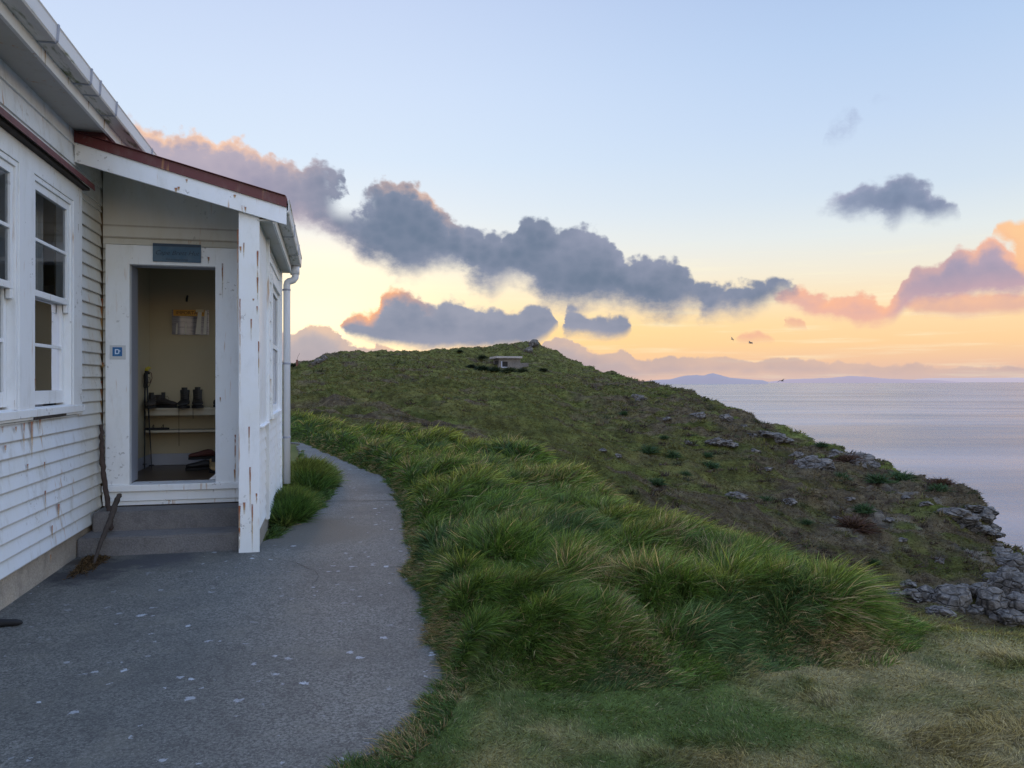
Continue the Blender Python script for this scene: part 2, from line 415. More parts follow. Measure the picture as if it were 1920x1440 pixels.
    c = t.mix(t.m('MULTIPLY', glow, .9), c, (1.25, 1.12, .80, 1))
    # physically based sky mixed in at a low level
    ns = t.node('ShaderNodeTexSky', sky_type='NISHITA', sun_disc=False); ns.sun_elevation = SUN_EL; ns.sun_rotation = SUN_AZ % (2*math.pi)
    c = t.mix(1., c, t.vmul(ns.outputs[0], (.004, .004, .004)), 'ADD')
    edge_warm = t.mr(ga, .0, .75)   # 0 near the sun, 1 far
    def shade(c, lay, dark, light, rim, rimk, warm_bot, alpha=1.):
        a, dt, db = lay
        thin = t.m('SUBTRACT', 1., t.mr(t.m('MINIMUM', dt, db), .004, .045))
        body = t.mix(t.m('ADD', t.m('MULTIPLY', t.mr(nC, .35, .68), .55), t.m('MULTIPLY', thin, .42)), dark, light)
        body = t.mix(t.m('MULTIPLY', t.mr(bil, .1, .8), .16), body, light)
        body = t.mix(t.m('MULTIPLY', t.m('SUBTRACT', 1., t.mr(db, 0., .045)), warm_bot[1]), body, warm_bot[0])
        rf = t.m('MULTIPLY', t.m('SUBTRACT', 1., t.mr(dt, .004, .022)), t.m('MULTIPLY', rimk, t.mr(nC, .36, .58, .35, 1.)) )
        body = t.mix(rf, body, rim)
        return t.mix(t.m('MULTIPLY', a, alpha), c, body)
    # low bank along the horizon
    D = layer([(150,560),(480,600),(545,622),(580,606),(620,612),(650,640),(690,652),(705,640),(730,650),(765,668),(850,672),(950,668),(1000,660),(1045,630),(1090,648),(1130,662),(1160,655),(1200,676),(1260,668),(1330,668),(1400,672),(1480,668),(1560,676),(1700,682),(1920,684),(2050,684)],
              [(150,760),(900,760),(1200,712),(1400,704),(2050,706)], .004, .012, .45, .2)
    c = shade(c, D, srgb(160,156,172), srgb(186,174,182), srgb(255,205,160), t.m('SUBTRACT', .75, t.mr(az, -.2, .1, 0, .5)), (srgb(214,184,178), .25), t.mr(az, .0, .3, .9, .68))
    Gc = layer([(150,700),(1360,700),(1374,634),(1400,620),(1430,622),(1452,634),(1458,700),(1462,700),(1466,602),(1480,592),(1510,600),(1518,612),(1524,700),(1670,700),(1690,560),(1760,548),(1850,548),(2050,540)],
               [(150,600),(1360,600),(1374,634),(1400,640),(1440,640),(1452,636),(1458,600),(1462,600),(1466,604),(1480,612),(1510,614),(1518,612),(1524,590),(1680,552),(1700,580),(1800,592),(1900,588),(2050,582)], .006, .012, .4, .3)
    c = shade(c, Gc, srgb(176,150,166), srgb(226,178,166), srgb(255,190,150), .6, (srgb(240,180,160), .4), .8)
    Fc = layer([(150,640),(1420,620),(1450,560),(1500,534),(1530,545),(1580,552),(1620,546),(1655,562),(1675,548),(1695,515),(1724,492),(1762,488),(1792,458),(1820,464),(1850,446),(1890,462),(1925,486),(1990,500),(2050,510)],
               [(150,500),(1420,540),(1450,560),(1500,580),(1560,596),(1620,604),(1665,600),(1700,572),(1725,556),(1800,550),(1920,544),(2050,530)], .007, .014, .6, .6)
    fa = t.mr(az, math.atan((1650-CX)/F), math.atan((1720-CX)/F))
    c = shade(c, Fc, t.mix(fa, srgb(196,160,172), srgb(142,140,172)), t.mix(fa, srgb(240,180,164), srgb(186,162,182)), srgb(255,186,150), .95, (t.mix(fa, srgb(248,190,164), srgb(214,166,172)), .45), .9)
    Fo = layer([(150,560),(1840,560),(1862,440),(1880,416),(1925,408),(1990,415),(2050,430)], [(150,430),(1840,420),(1862,440),(1890,462),(1925,520),(2050,530)], .008, .02, .5, .3)
    c = shade(c, Fo, srgb(250,186,146), srgb(255,208,152), srgb(255,196,150), .5, (srgb(246,176,150), .3), .95)
    Ec = layer([(150,560),(1500,560),(1530,384),(1556,366),(1590,352),(1620,334),(1660,336),(1690,322),(1725,332),(1765,362),(1800,392),(1830,560),(2050,560)],
               [(150,330),(1500,360),(1536,380),(1580,400),(1640,408),(1672,428),(1700,408),(1750,416),(1800,402),(1830,350),(2050,340)], .012, .028, .8, .7)
    c = shade(c, Ec, srgb(112,128,156), srgb(148,160,186), srgb(170,170,194), .7, (srgb(150,156,182), .5), .97)
    Bc = layer([(150,700),(620,700),(640,602),(655,582),(705,578),(722,548),(746,538),(785,548),(802,566),(842,556),(880,572),(930,576),(960,580),(990,568),(1012,562),(1036,578),(1052,615),(1062,574),(1084,568),(1112,588),(1150,590),(1172,584),(1188,600),(1200,660),(1300,700),(2050,700)],
               [(150,590),(620,590),(636,606),(650,628),(690,642),(760,650),(850,652),(930,650),(990,646),(1026,630),(1052,610),(1062,626),(1090,628),(1140,630),(1172,626),(1188,612),(1200,590),(1300,590),(2050,560)], .009, .014, .7, .45)
    c = shade(c, Bc, srgb(122,134,158), srgb(158,162,180), srgb(255,180,130), t.m('SUBTRACT', 1., t.mr(az, -.15, -.09)), (srgb(128,134,160), .2), .98)
    wis = t.m('MULTIPLY', t.mr(nB, .42, .62), .5)
    A = layer([(150,190),(250,222),(310,244),(350,240),(400,258),(440,252),(480,278),(530,292),(570,312),(600,300),(640,316),(668,380),(690,345),(728,330),(762,336),(792,352),(825,385),(862,412),(912,430),(962,424),(985,402),(1022,406),(1052,426),(1090,418),(1130,430),(1152,456),(1180,482),(1206,474),(1262,478),(1292,506),(1350,524),(1400,522),(1450,516),(1490,530),(1510,560),(1560,640),(2050,700)],
              [(150,420),(440,470),(520,470),(560,430),(620,446),(680,486),(720,506),(765,522),(800,512),(850,506),(880,532),(920,552),(962,534),(990,542),(1040,574),(1100,578),(1150,578),(1190,586),(1262,594),(1300,582),(1330,598),(1360,590),(1400,590),(1430,576),(1470,562),(1510,552),(1560,520),(2050,450)], .010, .034, 1.0, 1.0)
    lit = t.m('ADD', t.m('SUBTRACT', 1., t.mr(az, -.38, -.20)), t.m('MULTIPLY', t.m('SUBTRACT', 1., t.mr(t.m('ABSOLUTE', t.m('ADD', az, .125)), .02, .07)), .8))
    dk = t.mix(t.mr(az, -.34, -.18), srgb(158,154,176), srgb(108,124,148))
    lt = t.mix(t.mr(az, -.34, -.18), srgb(190,178,190), srgb(150,156,178))
    hole = t.m('MULTIPLY', t.m('SUBTRACT', 1., t.mr(t.m('ABSOLUTE', t.m('ADD', az, .202)), .008, .035)), t.m('MULTIPLY', t.mr(nA, .45, .58), t.mr(el, .19, .215)))
    a_, dt_, db_ = A; a_ = t.m('MULTIPLY', a_, t.m('SUBTRACT', 1., hole))
    c = shade(c, (a_, dt_, db_), dk, lt, srgb(255,206,170), lit, (t.mix(t.mr(az, -.30, -.12), srgb(222,186,186), srgb(142,148,172)), .6), .985)
    # faint wisps high right
    H = layer([(150,500),(1520,500),(1545,250),(1570,205),(1600,190),(1618,230),(1630,190),(1650,172),(1680,170),(1700,500),(2050,500)],
              [(150,100),(1520,150),(1545,262),(1575,262),(1600,250),(1618,220),(1640,194),(1675,192),(1700,120),(2050,100)], .02, .02, .5, .5)
    c = t.mix(t.m('MULTIPLY', H[0], t.m('MULTIPLY', t.mr(nA, .4, .65), .6)), c, srgb(168, 182, 212))
    # the sky behind the viewer and overhead is brightened as added fill light
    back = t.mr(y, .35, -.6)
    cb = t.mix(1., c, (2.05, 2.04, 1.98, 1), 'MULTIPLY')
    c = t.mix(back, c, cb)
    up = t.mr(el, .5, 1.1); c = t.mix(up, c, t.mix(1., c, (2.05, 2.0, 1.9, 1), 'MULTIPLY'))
    c = t.mix(t.mr(el, -.02, -.002), srgb(150, 152, 172), c)
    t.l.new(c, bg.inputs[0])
    w.cycles.sampling_method = 'MANUAL'; w.cycles.sample_map_resolution = 512
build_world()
sun = bpy.data.lights.new('sun', 'SUN'); sun.energy = .9; sun.angle = math.radians(9); sun.color = (1, .66, .38)
so = bpy.data.objects.new('sun', sun); C.objects.link(so)
sd = Vector((math.sin(SUN_AZ)*math.cos(SUN_EL), math.cos(SUN_AZ)*math.cos(SUN_EL), math.sin(SUN_EL)))
so.rotation_euler = sd.to_track_quat('Z', 'Y').to_euler(); so.location = (-20, 60, 30)

#@@TERRAIN
# ------------------------------------------------------------------ terrain function
# columns: azimuth given as a pixel column; near flat edge C, foot B, middle M, skyline S
K = [  # px, Yc, (yB, YB), (yM, YM), (yS, YS)
 (300, 26, (770, 34), (712, 75), (690, 100)), (480, 24, (774, 33), (706, 75), (690, 98)), (548, 22, (772, 32), (705, 75), (687, 95)),
 (590, 21, (774, 31), (700, 78), (678, 97)), (612, 20, (776, 30), (698, 79), (664, 99)), (700, 19, (790, 28), (695, 80), (663, 101)),
 (800, 17, (812, 26), (692, 85), (661, 104)), (880, 15.5, (828, 25), (697, 96), (657, 110)), (900, 15, (832, 25), (697, 97), (656, 112)), (960, 13.6, (845, 25), (697, 98), (646, 120)),
 (1000, 12.6, (855, 25), (697, 99), (643, 122)), (1050, 11, (872, 25), (702, 99), (664, 122)), (1100, 10, (890, 25), (714, 95), (690, 116)),
 (1200, 7.5, (935, 25), (762, 60), (717, 98)), (1300, 6.2, (970, 25), (790, 50), (741, 80)), (1400, 5.6, (1010, 25), (850, 40), (784, 62)),
 (1500, 5.2, (1060, 25), (900, 36), (821, 54)), (1600, 5.0, (1100, 25), (940, 34), (853, 48)), (1700, 4.9, (1140, 25), (990, 32), (892, 43)),
 (1800, 4.8, (1165, 25), (1030, 30), (925, 38)), (1850, 4.75, (1175, 25), (1056, 29), (952, 36.8)), (1868, 4.75, (1178, 25), (1082, 28.4), (1016, 35.2)),
 (1925, 4.7, (1185, 25), (1105, 28), (1066, 33)), (2100, 4.6, (1225, 24), (1185, 27), (1160, 30)), (2600, 4.6, (1290, 24), (1260, 27), (1240, 30))]
_kaz = []; _kr = []; _kz = []
for px, Yc, b, m_, s_ in K:
    q = math.sqrt(1+((px-CX)/F)**2); _kaz.append(math.atan((px-CX)/F))
    rr = [0., Yc*q, b[1]*q, m_[1]*q, s_[1]*q]; zz = [0., -.02, *(EYE-(y-HY)*Y/F for y, Y in (b, m_, s_))]
    left = px < 1050
    rr += [rr[4]*1.12, rr[4]*1.6, rr[4]*2.4]
    dz = .9 if left else .26*s_[1]
    zz += [zz[4]-(dz if not left else 1.2), zz[4]-(8 if left else 30), -75]
    _kr.append(rr); _kz.append(zz)
for a, sc_ in ((math.radians(95), 1.3), (math.radians(150), 4.)):
    _kaz.append(a); _kr.append([v*sc_ for v in _kr[len(K)-1]]); _kz.append(_kz[len(K)-1])
for a in (math.radians(-60), math.radians(-178)):
    _kaz.insert(0, a); _kr.insert(0, _kr[0] if a > -2 else [v*1.0 for v in _kr[0]]); _kz.insert(0, _kz[0])
_kaz = np.array(_kaz); _kr = np.array(_kr); _kz = np.array(_kz)
def base_z(X, Y):
    X = np.asarray(X, float); Y = np.asarray(Y, float)
    az = np.arctan2(X, Y); r = np.hypot(X, Y)
    R = [np.interp(az, _kaz, _kr[:, i]) for i in range(8)]; Z = [np.interp(az, _kaz, _kz[:, i]) for i in range(8)]
    z = np.full(r.shape, -75.)
    for i in range(7):
        mk = (r >= R[i]) & (r < R[i+1]); f = np.where(mk, (r-R[i])/(R[i+1]-R[i]), 0)
        if i == 1: f = np.where(R[1] < 12, 1-(1-f)**1.5, f)
        z = np.where(mk, Z[i]*(1-f)+Z[i+1]*f, z)
    return z, r, az, R[1], R[2], R[4]
def terr(X, Y):
    z, r, az, rC, rB, rS = base_z(X, Y)
    k = sstep(1.0, 1.3, r/rC)
    far = sstep(24, 40, r)
    h = (fbm(X*.45, Y*.45, 4, 3)-.5)*.9*k
    ter = 1-np.abs(2*fbm(X*.22+2, Y*.6, 4, 9)-1)          # ridged terracettes, elongated sideways
    h = h+(ter-.75)*1.5*far*k + (fbm(X*.8, Y*2.0, 4, 21)-.5)*.50*k*sstep(14, 25, r)
    small = (fbm(X*1.2, Y*1.2, 3, 5)-.5)*.05*(1-k)*sstep(2.0, 3.2, r)
    damp = 1-.55*sstep(.9, 1.0, r/rS)*(np.asarray(az) > .2)*0
    # blocky rock relief near the cliff on the right
    rk = sstep(.30, .60, az)*sstep(22, 26, r)*sstep(.50, .62, fbm(X*.33+5, Y*.33, 3, 33)+.15*sstep(.5,.62,az))
    blk = np.floor(fbm(X*.8, Y*.8, 2, 41)*6)/6
    h = h+rk*(blk-.4)*1.1
    return z+h*damp+small, rk
def hit(px, py):
    t = (px-CX)/F; Y = np.geomspace(2, 160, 4000); z, _ = terr(t*Y, Y)
    ray = EYE-(py-HY)/F*Y; i = np.argmax(z >= ray)
    return Vector((t*Y[i], Y[i], float(z[i]))), float(Y[i])

# path / patio outline (world, metres)
path_right = [G(*p) for p in [(600,1600),(640,1440),(700,1402),(758,1368),(800,1322),(830,1272),(812,1205),(792,1132),(772,1092),(758,1070),(782,1050),(764,1012),(754,950),(737,910),(709,890),(655,870),(619,852),(588,838),(562,829.5)]]
path_left = [G(*p) for p in [(520,830),(556,831),(566,856),(598,888),(627,908),(610,945),(575,965),(556,985),(505,1012)]]
hut_side = [tuple(L2W(*p)[:2]) for p in [(-.62, 7.6), (-2.3, 7.6), (-2.3, 1.0), (-2.3, -4)]]
outline = path_right + [G(480, 829.5), G(440, 830), G(440, 836)] + path_left + hut_side + [(-4.2, -5.), (2.2, -5.)] 
outline = outline + [(1.2, .6), (.1, 1.5)]
def inpoly(x, y, poly):
    x = np.asarray(x); y = np.asarray(y); c = np.zeros(x.shape, bool); n = len(poly)
    for i in range(n):
        x0, y0 = poly[i]; x1, y1 = poly[i-1]
        with np.errstate(divide='ignore', invalid='ignore'):
            c ^= ((y0 > y) != (y1 > y)) & (x < (x1-x0)*(y-y0)/(y1-y0+1e-12)+x0)
    return c
def distpoly(x, y, poly, closed=True):
    d = np.full(np.shape(x), 1e9); n = len(poly)
    for i in range(0 if closed else 1, n):
        x0, y0 = poly[i-1]; x1, y1 = poly[i]; dx, dy = x1-x0, y1-y0
        t = np.clip(((x-x0)*dx+(y-y0)*dy)/(dx*dx+dy*dy+1e-12), 0, 1)
        d = np.minimum(d, np.hypot(x-x0-t*dx, y-y0-t*dy))
    return d
def wiggle(pts, amp, step=.06):
    out = []
    for i in range(len(pts)-1):
        a, b = np.array(pts[i]), np.array(pts[i+1]); n = max(1, int(np.hypot(*(b-a))/step))
        for k in range(n):
            p = a+(b-a)*k/n; w = (fbm(p[0]*3, p[1]*3, 3, 2)-.5)*amp; w2 = (fbm(p[0]*3+50, p[1]*3, 3, 2)-.5)*amp
            out.append((p[0]+w, p[1]+w2))
    out.append(tuple(pts[-1])); return out
pr = wiggle(path_right, .16); pl = wiggle(path_left, .2)
outline = pr + [G(480, 829.5), G(440, 830), G(440, 836)] + pl + hut_side + [(-4.2, -5.), (2.2, -5.), (1.2, .6), (.1, 1.5)]

# long-grass mound: outline in world metres
fr = [(826,1268),(850,1282),(900,1276),(1000,1290),(1100,1296),(1200,1288),(1300,1278),(1400,1262),(1500,1242),(1600,1240),(1664,1244)]
mound_front = [G(*p) for p in fr]
crest = []
for px, Yc, *_r in K:
    if 548 <= px <= 1600: crest.append(((px-CX)/F*(Yc+1.0+.06*Yc), Yc+1.0+.06*Yc))
mound = [p for p in path_right[5:]] + [(-6.6, 20.6), (-9.5, 24.)] + crest + [(2.75, 5.2), (2.35, 4.55)] + mound_front[::-1]
# hummocks: px, crest y, Y, radius, height
HUM = []
for px, py, Y, r, top in [(1575,1120,4.62,.40,.36),(1455,1150,4.45,.40,.36),(1310,1180,4.35,.36,.33),(1120,1180,4.35,.36,.31),(930,1180,4.5,.34,.30),(880,860,8.6,.62,.60),(800,905,8.0,.42,.42),(820,960,7.0,.38,.34),(1010,975,6.6,.60,.46),(1180,930,6.9,.50,.42),(930,1010,5.9,.5,.42),
        (1250,990,6.0,.5,.46),(1390,1010,5.6,.42,.46),(1250,1110,4.75,.42,.40),(1130,1120,4.7,.3,.26),(1060,1080,5.1,.42,.40),(960,1120,4.75,.36,.34),(1480,1060,5.2,.4,.36),(1400,1100,4.8,.36,.34),
        (1560,1120,4.75,.34,.27),(1350,1180,4.35,.28,.22),(880,1160,4.6,.26,.22),(1000,1180,4.4,.25,.18),(740,850,11.,.55,.5),(700,835,13.5,.6,.5),(850,850,10.5,.5,.55),(640,810,16.,.6,.55),(960,815,13.,.5,.62),(1000,822,12.6,.4,.60),(900,808,14.,.6,.55),
        (820,800,16.,.7,.6),(740,795,18.,.8,.6),(600,790,20.,.9,.65),(680,790,19.,.7,.5),(560,785,22.,1.,.7),(1060,870,9.8,.5,.48),(980,865,9.6,.45,.5)]:
    HUM.append(((px-CX)/F*Y, Y, r, top))
def mound_h(X, Y):
    ins = inpoly(X, Y, mound); d = distpoly(X, Y, mound)
    dp = distpoly(X, Y, path_right[5:], False)
    rise = np.where(dp < d+.02, sstep(0, .22, d), sstep(0, .46, d))
    h = np.zeros(np.shape(X)); 
    for hx, hy, r, top in HUM:
        q = np.hypot(X-hx, (Y-hy)*.85)/r
        h = np.maximum(h, top*np.clip(1-q*q*.62, 0, None)**.8)
    n = fbm(X*2.1, Y*2.1, 3, 61); n2 = fbm(X*5.5, Y*5.5, 2, 71)
    base = .24+.14*n
    hh = np.maximum(h, base)*.80+.10*(n-.5)+.07*(n2-.5)
    lumps = .13*np.abs(2*fbm(X*1.8+9, Y*1.8, 2, 81)-1)
    return np.where(ins, np.clip((hh-lumps)*rise, 0, None), 0)

# ---- near ground + hill : one polar sheet each
def polar(name, r0, r1, nr, az0, az1, na, fn, mat, colfn, rp=1.):
    R = np.geomspace(r0, r1, nr) if rp == 1. else r0+(r1-r0)*np.linspace(0, 1, nr)**rp
    A = np.linspace(az0, az1, na)
    rr, aa = np.meshgrid(R, A, indexing='ij'); X = rr*np.sin(aa); Y = rr*np.cos(aa)
    Z, rk = fn(X, Y); V = np.stack([X, Y, Z], -1).reshape(-1, 3)
    col = colfn(X, Y, Z, rk).reshape(-1, 3)
    return npmesh(name, V, quads=grid_faces(nr, na), col=col, mat=mat, smooth=True), (X, Y, Z)
def lawn_col(X, Y, scale=1.):
    n = fbm(X*1.6, Y*1.6, 4, 101); n2 = fbm(X*7, Y*7, 3, 111)
    sx = sstep(.7, 2.1, X-.25*(Y-4))*.46-.06                       # drier towards the lower right
    dry = sstep(.44, .82, n+.20*(n2-.5)+sx*.75-.02)
    g = np.array([.080, .110, .030]); s = np.array([.225, .190, .088])
    c = g*(1-dry[..., None])+s*dry[..., None]
    return c*(.7+.6*n2[..., None])*scale
def ground_fn(X, Y):
    z, rk = terr(X, Y)
    flat = inpoly(X, Y, outline)
    z = np.where(flat, -.03, z-.006)
    z = np.where(distpoly(X, Y, outline) < .12, np.minimum(z, -.012), z)
    return z+mound_h(X, Y), rk
def ground_col(X, Y, Z, rk):
    mh = mound_h(X, Y)
    c = lawn_col(X, Y, .9)
    r = np.hypot(X, Y)
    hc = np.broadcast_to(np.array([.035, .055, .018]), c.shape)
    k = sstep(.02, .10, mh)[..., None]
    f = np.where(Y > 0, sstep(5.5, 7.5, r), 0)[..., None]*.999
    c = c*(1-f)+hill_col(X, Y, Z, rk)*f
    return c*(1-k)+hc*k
hill_cut = 24.
def hill_col(X, Y, Z, rk):
    az = np.arctan2(X, Y)
    n = fbm(X*.12, Y*.12, 4, 121); n2 = fbm(X*.4, Y*1.6, 4, 131); n3 = fbm(X*.25+9, Y*.9, 4, 141)
    right = sstep(.02, .28, az)
    green = np.array([.088, .106, .032]); olive = np.array([.136, .124, .048]); brown = np.array([.102, .082, .056]); bright = np.array([.125, .155, .036])
    c = green*(1-n3[..., None])+olive*n3[..., None]
    b = sstep(.60-.20*right, .74-.14*right, n2*.6+n*.4+.05)[..., None]
    c = c*(1-b)+brown*b
    g_ = (sstep(.60, .72, fbm(X*.22+30, Y*.3, 3, 151))*right)[..., None]
    c = c*(1-g_*.75)+bright*g_*.75
    k = (rk*sstep(.45, .55, fbm(X*1.1, Y*1.1, 3, 161)))[..., None]
    c = c*(1-k)+np.array([.17, .155, .15])*k
    ed = sstep(.28, .34, az)[..., None]*sstep(32, 40, np.hypot(X, Y))[..., None]*0
    return c*(.7+.6*n2[..., None])
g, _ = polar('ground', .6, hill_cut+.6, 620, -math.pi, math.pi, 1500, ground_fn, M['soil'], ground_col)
tag(g, kind='structure')
h_, HG = polar('hill', hill_cut, 260, 760, math.radians(-60), math.radians(62), 1500, terr, M['hill'], hill_col)
tag(h_, kind='structure')

# ------------------------------------------------------------------ patio
def ear_sheet(name, poly, z, mat):
    import bmesh
    bm = bmesh.new(); vs = [bm.verts.new((x, y, z)) for x, y in poly]; f = bm.faces.new(vs); bm.normal_update()
    if f.normal.z < 0: f.normal_flip()
    bmesh.ops.triangulate(bm, faces=[f], ngon_method='EAR_CLIP')
    ex = bmesh.ops.extrude_face_region(bm, geom=bm.faces[:]); 
    for v in [q for q in ex['geom'] if isinstance(q, bmesh.types.BMVert)]: v.co.z = z-.05
    bmesh.ops.recalc_face_normals(bm, faces=bm.faces)
    me = bpy.data.meshes.new(name); bm.to_mesh(me); bm.free(); me.materials.append(mat)
    o = bpy.data.objects.new(name, me); C.objects.link(o); return o
patio = ear_sheet('path', outline, .006, M['patio']); tag(patio, kind='structure')
def ribbon(pts, w, z):
    mb = MB(); P = [np.array(p) for p in pts]
    for i in range(len(P)-1):
        d = P[i+1]-P[i]; n = np.array([-d[1], d[0]])/(np.hypot(*d)+1e-9)
        w0 = w*(.5+random.random()); w1 = w*(.5+random.random())
        mb.quad((*(P[i]-n*w0), z), (*(P[i+1]-n*w1), z), (*(P[i+1]+n*w1), z), (*(P[i]+n*w0), z))
    return mb
ck = wiggle([G(*p) for p in [(487,1040),(515,1045),(545,1058),(565,1070),(572,1085),(600,1100),(614,1107)]], .30, .02)
ribbon(ck, .0017, .0105).build('path_crack', M['crack'], patio)
ribbon(wiggle([G(612, 941), G(680, 940.5), G(752, 940)], .03, .05), .009, .0105).build('path_joint', M['crack'], patio)
ribbon(wiggle([G(495,1150),G(560,1120),G(625,1108)], .06, .05), .0012, .0105).build('path_crack', M['crack'], patio)

#@@GRASS
# ------------------------------------------------------------------ grass builder
def blades(name, P, D, Bn, L, Wd, c0, c1, seg=4, mat=None, flat=None):
    n = len(P); rd = rng.normal(size=(n, 3)); rd[:, 2] *= .3
    S = np.cross(D, rd); S /= np.linalg.norm(S, axis=1)[:, None]+1e-9
    ss = np.linspace(0, 1, seg+1)
    pts = []; cols = []
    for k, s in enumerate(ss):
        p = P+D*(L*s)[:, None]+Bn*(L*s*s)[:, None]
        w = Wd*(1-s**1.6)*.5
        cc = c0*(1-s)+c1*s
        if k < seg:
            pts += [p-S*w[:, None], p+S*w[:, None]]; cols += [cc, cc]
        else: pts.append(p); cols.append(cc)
    V = np.stack(pts, 1); CC = np.stack(cols, 1); m = 2*seg+1
    b = (np.arange(n)*m)[:, None]
    q = np.array([[2*k, 2*k+1, 2*k+3, 2*k+2] for k in range(seg-1)]).reshape(1, -1, 4)
    quads = (b[:, :, None]+q).reshape(-1, 4) if seg > 1 else None
    tri = b+np.array([[2*seg-2, 2*seg-1, 2*seg]])
    return npmesh(name, V.reshape(-1, 3), quads=quads, tris=tri, col=CC.reshape(-1, 3), mat=mat or M['grass'])
def norm(v): return v/(np.linalg.norm(v, axis=1)[:, None]+1e-9)
def surf(X, Y, fn, e=.03):
    z = fn(X, Y); zx = (fn(X+e, Y)-fn(X-e, Y))/(2*e); zy = (fn(X, Y+e)-fn(X, Y-e))/(2*e)
    return z, norm(np.stack([-zx, -zy, np.ones_like(zx)], 1))
gz = lambda X, Y: ground_fn(X, Y)[0]
def sample_view(n, t0, t1, y0, y1, p):
    """points spread evenly in azimuth, density falling with distance"""
    t = rng.uniform(t0, t1, n); u = rng.random(n)
    Y = (y0**p+(y1**p-y0**p)*u)**(1/p) if p else y0*(y1/y0)**u
    return t*Y, Y

def long_grass():
    X, Y = sample_view(900000, -.36, .62, 3.7, 27, -.9)
    ok = inpoly(X, Y, mound); X, Y = X[ok], Y[ok]
    d = distpoly(X, Y, mound); ok = (d > .03*rng.random(len(X))); X, Y = X[ok], Y[ok]
    if len(X) > 480000: X, Y = X[:480000], Y[:480000]
    z, nn = surf(X, Y, gz, .05); mh = mound_h(X, Y); n = len(X)
    r = np.hypot(X, Y)
    a = fbm(X*1.3, Y*1.3, 3, 201)*7.0-2.2; cl = np.stack([np.cos(a), np.sin(a), np.zeros(n)], 1)
    fine = fbm(X*9, Y*9, 2, 211)*9; cl2 = np.stack([np.cos(fine), np.sin(fine), np.zeros(n)], 1)
    rnd = rng.normal(size=(n, 3))*.30; ck_ = _V[_P[(np.floor(X/.11+fine*.02).astype(int)*57+np.floor(Y/.13).astype(int)*131) & 4095]]; ca = ck_*6.283; cl3 = np.stack([np.cos(ca), np.sin(ca), np.zeros(n)], 1)*(ck_[:, None] > .25)
    wind = np.array([.55, -.05, .0])
    D = norm(nn*.80+cl*.30+cl2*.22+cl3*.34+wind*.50+rnd)
    Bn = (wind*.45+cl*.25+cl3*.2+np.array([0, 0, -.62])+rng.normal(size=(n, 3))*.20)*.45
    tall = sstep(.05, .30, mh)
    L = (.06+.15*tall*(.55+.7*fbm(X*2.4, Y*2.4, 2, 221)))*(.55+.7*rng.random(n)**1.3)*(.8+.5*ck_)
    L = L*np.where(Y > 9, 1.15, 1)
    Wd = np.clip(.0050+.0012*(r-4), .0047, .020)*(.45+.9*rng.random(n))
    P = np.stack([X, Y, z-.01], 1)
    yel = sstep(.50, .78, .62*fbm(X*1.5+3, Y*1.5, 4, 231)+.34*(.5+.8*nn[:, 1])+.16*sstep(.22, .46, mh)+.05*sstep(5, 9, Y)+.07*rng.normal(size=n))[:, None]  # slope facing put into the colour: shaded fronts deep green, tops yellower
    crestd = 1-sstep(0, 1.5, distpoly(X, Y, crest, False)); yel = np.clip(yel+.5*crestd[:, None]*(Y < 11)[:, None], 0, 1)
    md = np.array([.125, .205, .038]); bl = np.array([.100, .170, .052]); ye = np.array([.27, .295, .058]); st = np.array([.42, .32, .16])
    bsel = sstep(.52, .62, fbm(X*1.4+40, Y*1.4, 2, 241))[:, None]
    c1 = (md*(1-bsel)+bl*bsel)*(1-yel)+ye*yel
    bx_, by_ = G(1185, 1190); cx2, cy2 = G(1590, 1225)
    bp = .55*np.exp(-((X-bx_)**2+(Y-by_-.25)**2)/.035)+.75*np.exp(-((X-cx2)**2/.09+(Y-cy2)**2/.03))
    dead = (rng.random(n) < .06+.25*sstep(.6, .75, fbm(X*2+70, Y*2, 2, 251))+bp)[:, None]
    dp = distpoly(X, Y, path_right[5:], False)
    edge = ((dp < .10) & (rng.random(n) < .4))[:, None]
    c1 = np.where(dead | edge, st, c1)*(.35+1.25*rng.random((n, 1))**1.4)*(.75+.5*ck_[:, None])
    c0 = c1*np.array([.42, .46, .42])  # roots darkened in the colour to add shaded depth
    D = np.where(edge, norm(D*np.array([1, 1, .25])+np.array([-.5, -.1, 0])), D); L = np.where(edge[:, 0], L*.8, L)
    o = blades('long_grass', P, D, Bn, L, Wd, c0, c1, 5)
    tag(o, 'long windswept green grass growing in thick hummocks beside the concrete path', 'grass', kind='stuff')
long_grass()

